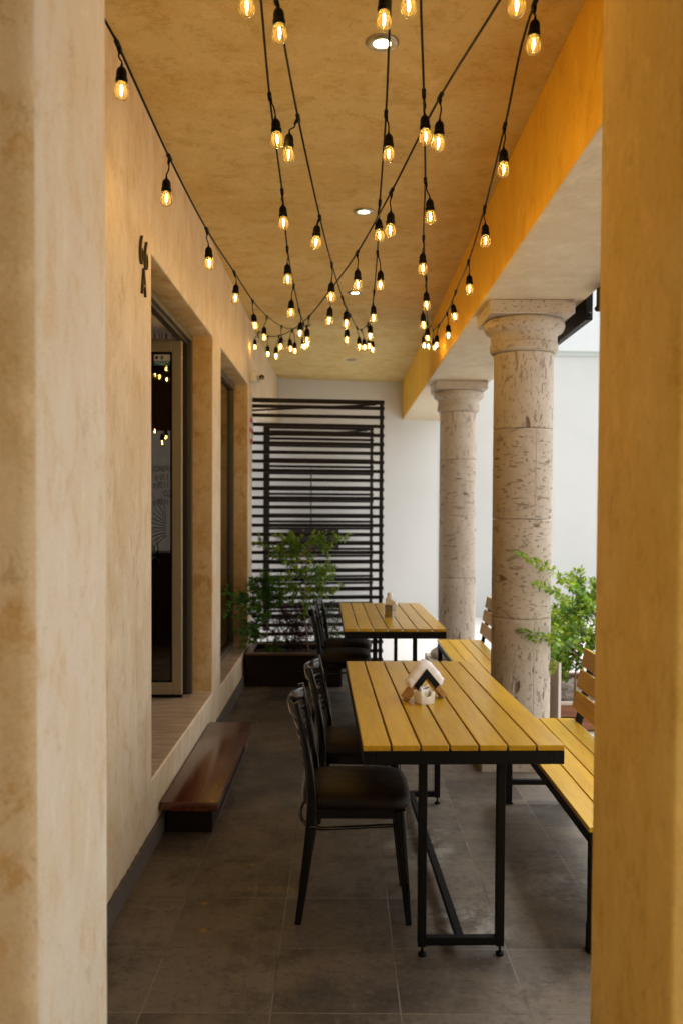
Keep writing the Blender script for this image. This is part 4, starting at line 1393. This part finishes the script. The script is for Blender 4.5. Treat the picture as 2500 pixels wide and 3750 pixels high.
for lb, (pre, end, lamps) in zip(LABS, STRINGS):
    string_light(lb, pre, end, lamps)

# pendant bulbs inside the room, seen through the glass of the open door
def pendant(label, x, y, z):
    t = thing('pendant_bulb', label, 'pendant lamp', (x, y, z), 0, 'bulbs hanging inside the room')
    b = MB().tube([(0, 0, 0.004), (0.002, 0, 0.2), (0, 0, 3.0 - z)], 0.0022, seg=6)
    b.build('cord', M_rubber, t)
    lamp(t, (0, 0, 0), (0, 0, -0.105))
for lb, x, z in (('upper left bulb of the high group behind the door glass', -1.552, 2.668),
                 ('highest bulb behind the door glass, straight below the sticker', -1.453, 2.712),
                 ('second bulb from the left in the high group behind the door glass', -1.495, 2.635),
                 ('third bulb from the left in the high group behind the door glass', -1.455, 2.628),
                 ('rightmost bulb of the high group behind the door glass', -1.407, 2.627),
                 ('leftmost bulb of the low group behind the door glass', -1.536, 2.190),
                 ('upper middle bulb of the low group behind the door glass', -1.462, 2.148),
                 ('lower middle bulb of the low group behind the door glass', -1.474, 2.100),
                 ('lowest bulb behind the door glass, beside the dark gasket', -1.402, 2.064)):
    y, z = 7.2 + 0.03 * ((z * 1000) % 5), z + 0.075
    pendant(lb, x, y, z)

# ================================================================ CEILING LAMPS
def downlight(label, x, y, lit):
    t = thing('ceiling_lamp', label, 'ceiling lamp', (x, y, 3.32), 0, 'recessed lamps in the ceiling')
    b = MB().lathe([(0.033, -0.002), (0.034, -0.007), (0.042, -0.0095), (0.056, -0.0085), (0.0625, -0.005), (0.0635, -0.0005)][::-1], 40, cap=False)
    b.build('trim_ring', M_trim, t, 50)
    MB().lathe([(0.0, -0.0042), (0.027, -0.0042), (0.0335, -0.0022)], 32, cap=False).build('lens', M_lamp if lit else M_grey, t)
downlight('nearest recessed ceiling lamp, lit, large satin metal ring', 0.143, 3.357, True)
downlight('second recessed ceiling lamp from the camera, lit', 0.121, 5.225, True)
downlight('third recessed ceiling lamp from the camera, lit, half hidden by bulbs', 0.099, 7.16, True)
downlight('farthest recessed ceiling lamp, unlit and dark', 0.102, 10.33, False)

# ================================================================ WALL FITTINGS
t = thing('house_number', 'dull bronze house number 66 A fixed to the sandy wall by the doorway', 'house number', (-0.86, 3.71, 2.6))
TX = lambda y, z: Matrix.Translation((0.006, y, z)) @ Matrix(((0, 0, 1, 0), (1, 0, 0, 0), (0, 1, 0, 0), (0, 0, 0, 1)))
text_mesh('digit', '6', 0.190, M_bronze, t, TX(0.0, -0.012), 0.0055, sx=0.7, thin=0.004)
text_mesh('digit', '6', 0.190, M_bronze, t, TX(0.088, -0.012), 0.0055, sx=0.7, thin=0.004)
text_mesh('letter', 'A', 0.180, M_bronze, t, TX(0.036, -0.135), 0.0055, sx=0.68, thin=0.004)

t = thing('security_camera', 'white bullet security camera on the wall above the window corner', 'security camera', (-0.86, 8.27, 2.80))
MB().box(0.0, 0.060, -0.045, 0.055, -0.045, 0.045, 0.006).build('junction_box', M_plasticw, t, 40)
ax = Matrix.Translation((0.098, -0.01, -0.008)) @ Matrix.Rotation(R_(12), 4, 'Z') @ Matrix.Rotation(R_(93), 4, 'X')
body = MB().lathe([(0.0, -0.075), (0.024, -0.072), (0.031, -0.06), (0.031, 0.055), (0.028, 0.062), (0.025, 0.060)], 28, ax, cap=False).build('camera_body', M_plasticw, t, 40)
MB().lathe([(0.0, 0.0605), (0.0248, 0.0590)], 28, ax, cap=False).build('lens', M_lens, body)
MB().tube([(0.03, 0.01, -0.04), (0.06, 0.0, -0.05), (0.09, -0.01, -0.035)], 0.010, seg=10).build('bracket', M_plasticw, t, 60)

b = MB().lathe([(0.0, 0.010), (0.132, 0.010), (0.138, 0.007), (0.138, 0.0005)], 48, Matrix.Rotation(R_(90), 4, 'Y'), cap=False)
o = b.build('round_sign', M_sign, None, 40)
o.location = (-0.86, 8.315, 2.295)
tag(o, 'round red and white sign on the end of the wall past the window', 'sign')

def awning(label, y0, y1, near_tip):
    t = thing('rolled_awning', label, 'awning', (1.446, (y0 + y1) / 2, 2.80), 0, 'rolled awnings along the outer edge of the beam')
    h = (y1 - y0) / 2
    MB().box(-0.012, 0.03, -h, h, -0.118, 0.10, 0.004).build('cassette', M_black, t)
    s = -1 if near_tip else 1
    b = MB().lathe([(0.0, -0.022), (0.012, -0.02), (0.017, -0.010), (0.017, 0.012), (0.011, 0.02), (0.0, 0.021)], 18, Matrix.Translation((0.004, s * (h + 0.018), -0.094)) @ Matrix.Rotation(R_(90), 4, 'X'), cap=False)
    b.build('end_knob', M_black, t, 50)
awning('black rolled awning beyond the nearer column capital, round knob at its end', 5.20, 7.75, True)
awning('black rolled awning at the edge of the ochre pier, only its tip in view', 2.10, 4.99, False)

# leaning board behind the column
t = thing('board', 'pinkish grey board standing on edge behind the nearer column', 'board', (1.384, 5.80, 0.0), R_(8))
MB().box(-0.008, 0.004, -0.185, 0.16, 0.002, 0.574, 0.001).build('panel', M_board, t)
MB().box(-0.0085, 0.0085, -0.192, -0.1855, 0.002, 0.575, 0.001).build('edge_strip', M_boardedge, t)

# ================================================================ ON THE TABLES
TZ = 0.7502
H = thing('napkin_stand', 'inverted V napkin stand of light wood with a black front, on the near table', 'napkin holder', (0.362, 3.678, TZ), R_(19))
b = MB()
b.prism([(-0.098, 0.015), (-0.079, 0.0), (0.0, 0.096), (0.0, 0.128)], 'y', 0.0, 0.052, bev=0.0015)
b.prism([(0.098, 0.015), (0.0, 0.128), (0.0, 0.096), (0.079, 0.0)], 'y', 0.0, 0.052, bev=0.0015)
b.build('wooden_leg', M_block, H)
MB().prism([(-0.058, 0.064), (-0.040, 0.046), (0.0, 0.093), (0.040, 0.046), (0.058, 0.064), (0.0, 0.131)], 'y', -0.007, -0.0008, bev=0.0008).build('front_plate', M_black, H)
# napkins: a soft thick fold hung over the ridge
random.seed(21)
b = MB()
prof = []
for k in range(25):
    u = -1 + 2 * k / 24
    prof.append((u, abs(u)))
rows = 7
G0 = []
for i in range(rows):
    y = 0.001 + 0.050 * i / (rows - 1)
    col = []
    for k, (u, au) in enumerate(prof):
        lo = (u * 0.068, 0.1305 - au * 0.079 + 0.0015)
        col.append((Vector((lo[0], y, lo[1]))))
    G0.append(col)
def noise3(x, y):
    return 0.0022 * math.sin(x * 13 + y * 4) + 0.0016 * math.sin(x * 29 - y * 7 + 1.3)
lo_v = [[b.bm.verts.new(p) for p in c] for c in G0]
hi_v = []
for i in range(rows):
    c = []
    for k, (u, au) in enumerate(prof):
        ed = 1 - 0.35 * (abs(i - 3) / 3) ** 3
        th = (0.036 - 0.006 * au ** 2) * ed
        nx, nz = math.copysign(0.74, u) if au > 0.06 else u / 0.06 * 0.74, 0.72
        if au <= 0.06: nz = 1.05
        p = G0[i][k] + Vector((nx * th, 0, nz * th)) + Vector((noise3(u * 5, i), noise3(i, u * 4), noise3(u * 3 + 1, i * 2)))
        if au > 0.93: p = p + Vector((-0.010 * math.copysign(1, u), 0, -0.004))
        c.append(b.bm.verts.new(p))
    hi_v.append(c)
nk = len(prof)
for i in range(rows - 1):
    for k in range(nk - 1):
        b.bm.faces.new((hi_v[i][k], hi_v[i][k + 1], hi_v[i + 1][k + 1], hi_v[i + 1][k]))
        b.bm.faces.new((lo_v[i][k + 1], lo_v[i][k], lo_v[i + 1][k], lo_v[i + 1][k + 1]))
    for k in (0, nk - 1):
        b.bm.faces.new((lo_v[i][k], hi_v[i][k], hi_v[i + 1][k], lo_v[i + 1][k]))
for i in (0, rows - 1):
    for k in range(nk - 1):
        b.bm.faces.new((lo_v[i][k], lo_v[i][k + 1], hi_v[i][k + 1], hi_v[i][k]))
o = b.build('napkins', M_paper, None, 60)
o.matrix_world = Matrix.Translation((0.362, 3.678, TZ)) @ Matrix.Rotation(R_(19), 4, 'Z')
tag(o, 'folded white paper napkins hung over the inverted V stand on the near table', 'napkins')

# white dish with packets
D = thing('sugar_dish', 'small square white ceramic dish with notched sides before the napkin stand', 'dish', (0.346, 3.618, TZ), R_(25))
b = MB()
arc = [(0.019 * math.cos(R_(a)), 0.051 - 0.021 * math.sin(R_(a))) for a in range(0, 181, 15)]
side = [(-0.029, 0.0), (0.029, 0.0), (0.033, 0.051)] + arc + [(-0.033, 0.051)]
n_ = len(side)
for s in (-1, 1):
    b.prism(side, 'y', min(s * 0.0275, s * 0.032), max(s * 0.0275, s * 0.032), bev=0.0008)
for s in (-1, 1):
    g = [(-0.0270, 0.001), (0.0270, 0.001), (0.0270, 0.050), (-0.0270, 0.050)]
    b.prism(g, 'x', s * 0.029 - 0.0022, s * 0.029 + 0.0022, bev=0.0008)
b.box(-0.027, 0.027, -0.0273, 0.0273, 0.0, 0.006)
b.build('bowl', M_ceramic, D, 40)
def packet(label, loc, rot, m2):
    b = MB()
    nx, nz = 6, 8
    w_, h_ = 0.036, 0.052
    def P(i, k, s):
        u, v = -1 + 2 * i / nx, -1 + 2 * k / nz
        th = 0.0035 * (1 - u * u) * (1 - v * v) + 0.0003
        return Vector((u * w_ / 2, s * th + 0.002 * math.sin(u * 4 + v * 3), v * h_ / 2))
    for s in (-1, 1):
        G = [[b.bm.verts.new(P(i, k, s)) for k in range(nz + 1)] for i in range(nx + 1)]
        for i in range(nx):
            for k in range(nz):
                f = b.bm.faces.new((G[i][k], G[i + 1][k], G[i + 1][k + 1], G[i][k + 1]))
                f.material_index = 1 if (m2 and 2 <= i <= 3 and 2 <= k <= 5) else 0
                if m2 == 2 and k == 6: f.material_index = 1
                elif m2 == 2: f.material_index = 0
    bmesh.ops.remove_doubles(b.bm, verts=b.bm.verts, dist=0.0001)
    o = b.build('packet', [M_pkt, M_pkty if m2 == 1 else M_pktd], None, 60)
    o.location = loc
    o.rotation_euler = rot
    tag(o, label, 'packet', 'sweetener packets in the white dish')
    return o
packet('packet with a yellow-green print leaning at the front of the white dish', (0.346, 3.612, TZ + 0.035), (R_(-28), R_(20), R_(20)), 1)
packet('pale packet with a dark printed strip standing at the back of the white dish', (0.358, 3.630, TZ + 0.043), (R_(-12), R_(-14), R_(30)), 2)
packet('plain pale packet tucked at the inner side of the white dish', (0.338, 3.634, TZ + 0.036), (R_(-8), R_(22), R_(22)), 0)

t = thing('napkin_dispenser', 'square brushed steel napkin holder standing on the far table', 'napkin holder', (0.368, 6.56, TZ), R_(-28))
b = MB()
b.box(-0.031, 0.031, -0.031, -0.029, 0.0, 0.092, 0.0006)
b.box(-0.031, 0.031, 0.029, 0.031, 0.0, 0.092, 0.0006)
b.box(-0.031, -0.029, -0.0285, 0.0285, 0.0, 0.092, 0.0006)
b.box(0.029, 0.031, -0.0285, 0.0285, 0.0, 0.092, 0.0006)
b.box(-0.0285, 0.0285, -0.0285, 0.0285, 0.0, 0.003)
b.build('case', M_steel, t)
b = MB()
for k in range(5):
    y = -0.020 + k * 0.010
    b.prism([(-0.026, 0.01), (0.026, 0.01), (0.027, 0.093), (0.062 - 0.003 * k, 0.088), (0.050, 0.118 + 0.004 * (k % 2)), (-0.016, 0.150 - 0.005 * k), (-0.030, 0.140 - 0.004 * k), (-0.027, 0.093)], 'y', y - 0.0025, y + 0.0025, bev=0.001)
o = b.build('napkins', M_paper)
o.matrix_world = Matrix.Translation((0.368, 6.56, TZ)) @ Matrix.Rotation(R_(-28), 4, 'Z')
tag(o, 'white napkins sticking up out of the steel holder on the far table', 'napkins')
t = thing('shaker', 'plain white cylindrical shaker standing behind the steel napkin holder', 'shaker', (0.372, 6.66, TZ))
MB().lathe([(0.0, 0.0), (0.021, 0.0), (0.022, 0.004), (0.020, 0.135)], 24, cap=False).build('shaker_body', M_plasticw, t, 40)
MB().lathe([(0.0205, 0.1355), (0.0212, 0.139), (0.0212, 0.168), (0.018, 0.172), (0.0, 0.173)], 24, cap=False).build('lid', M_plasticw, t, 40)
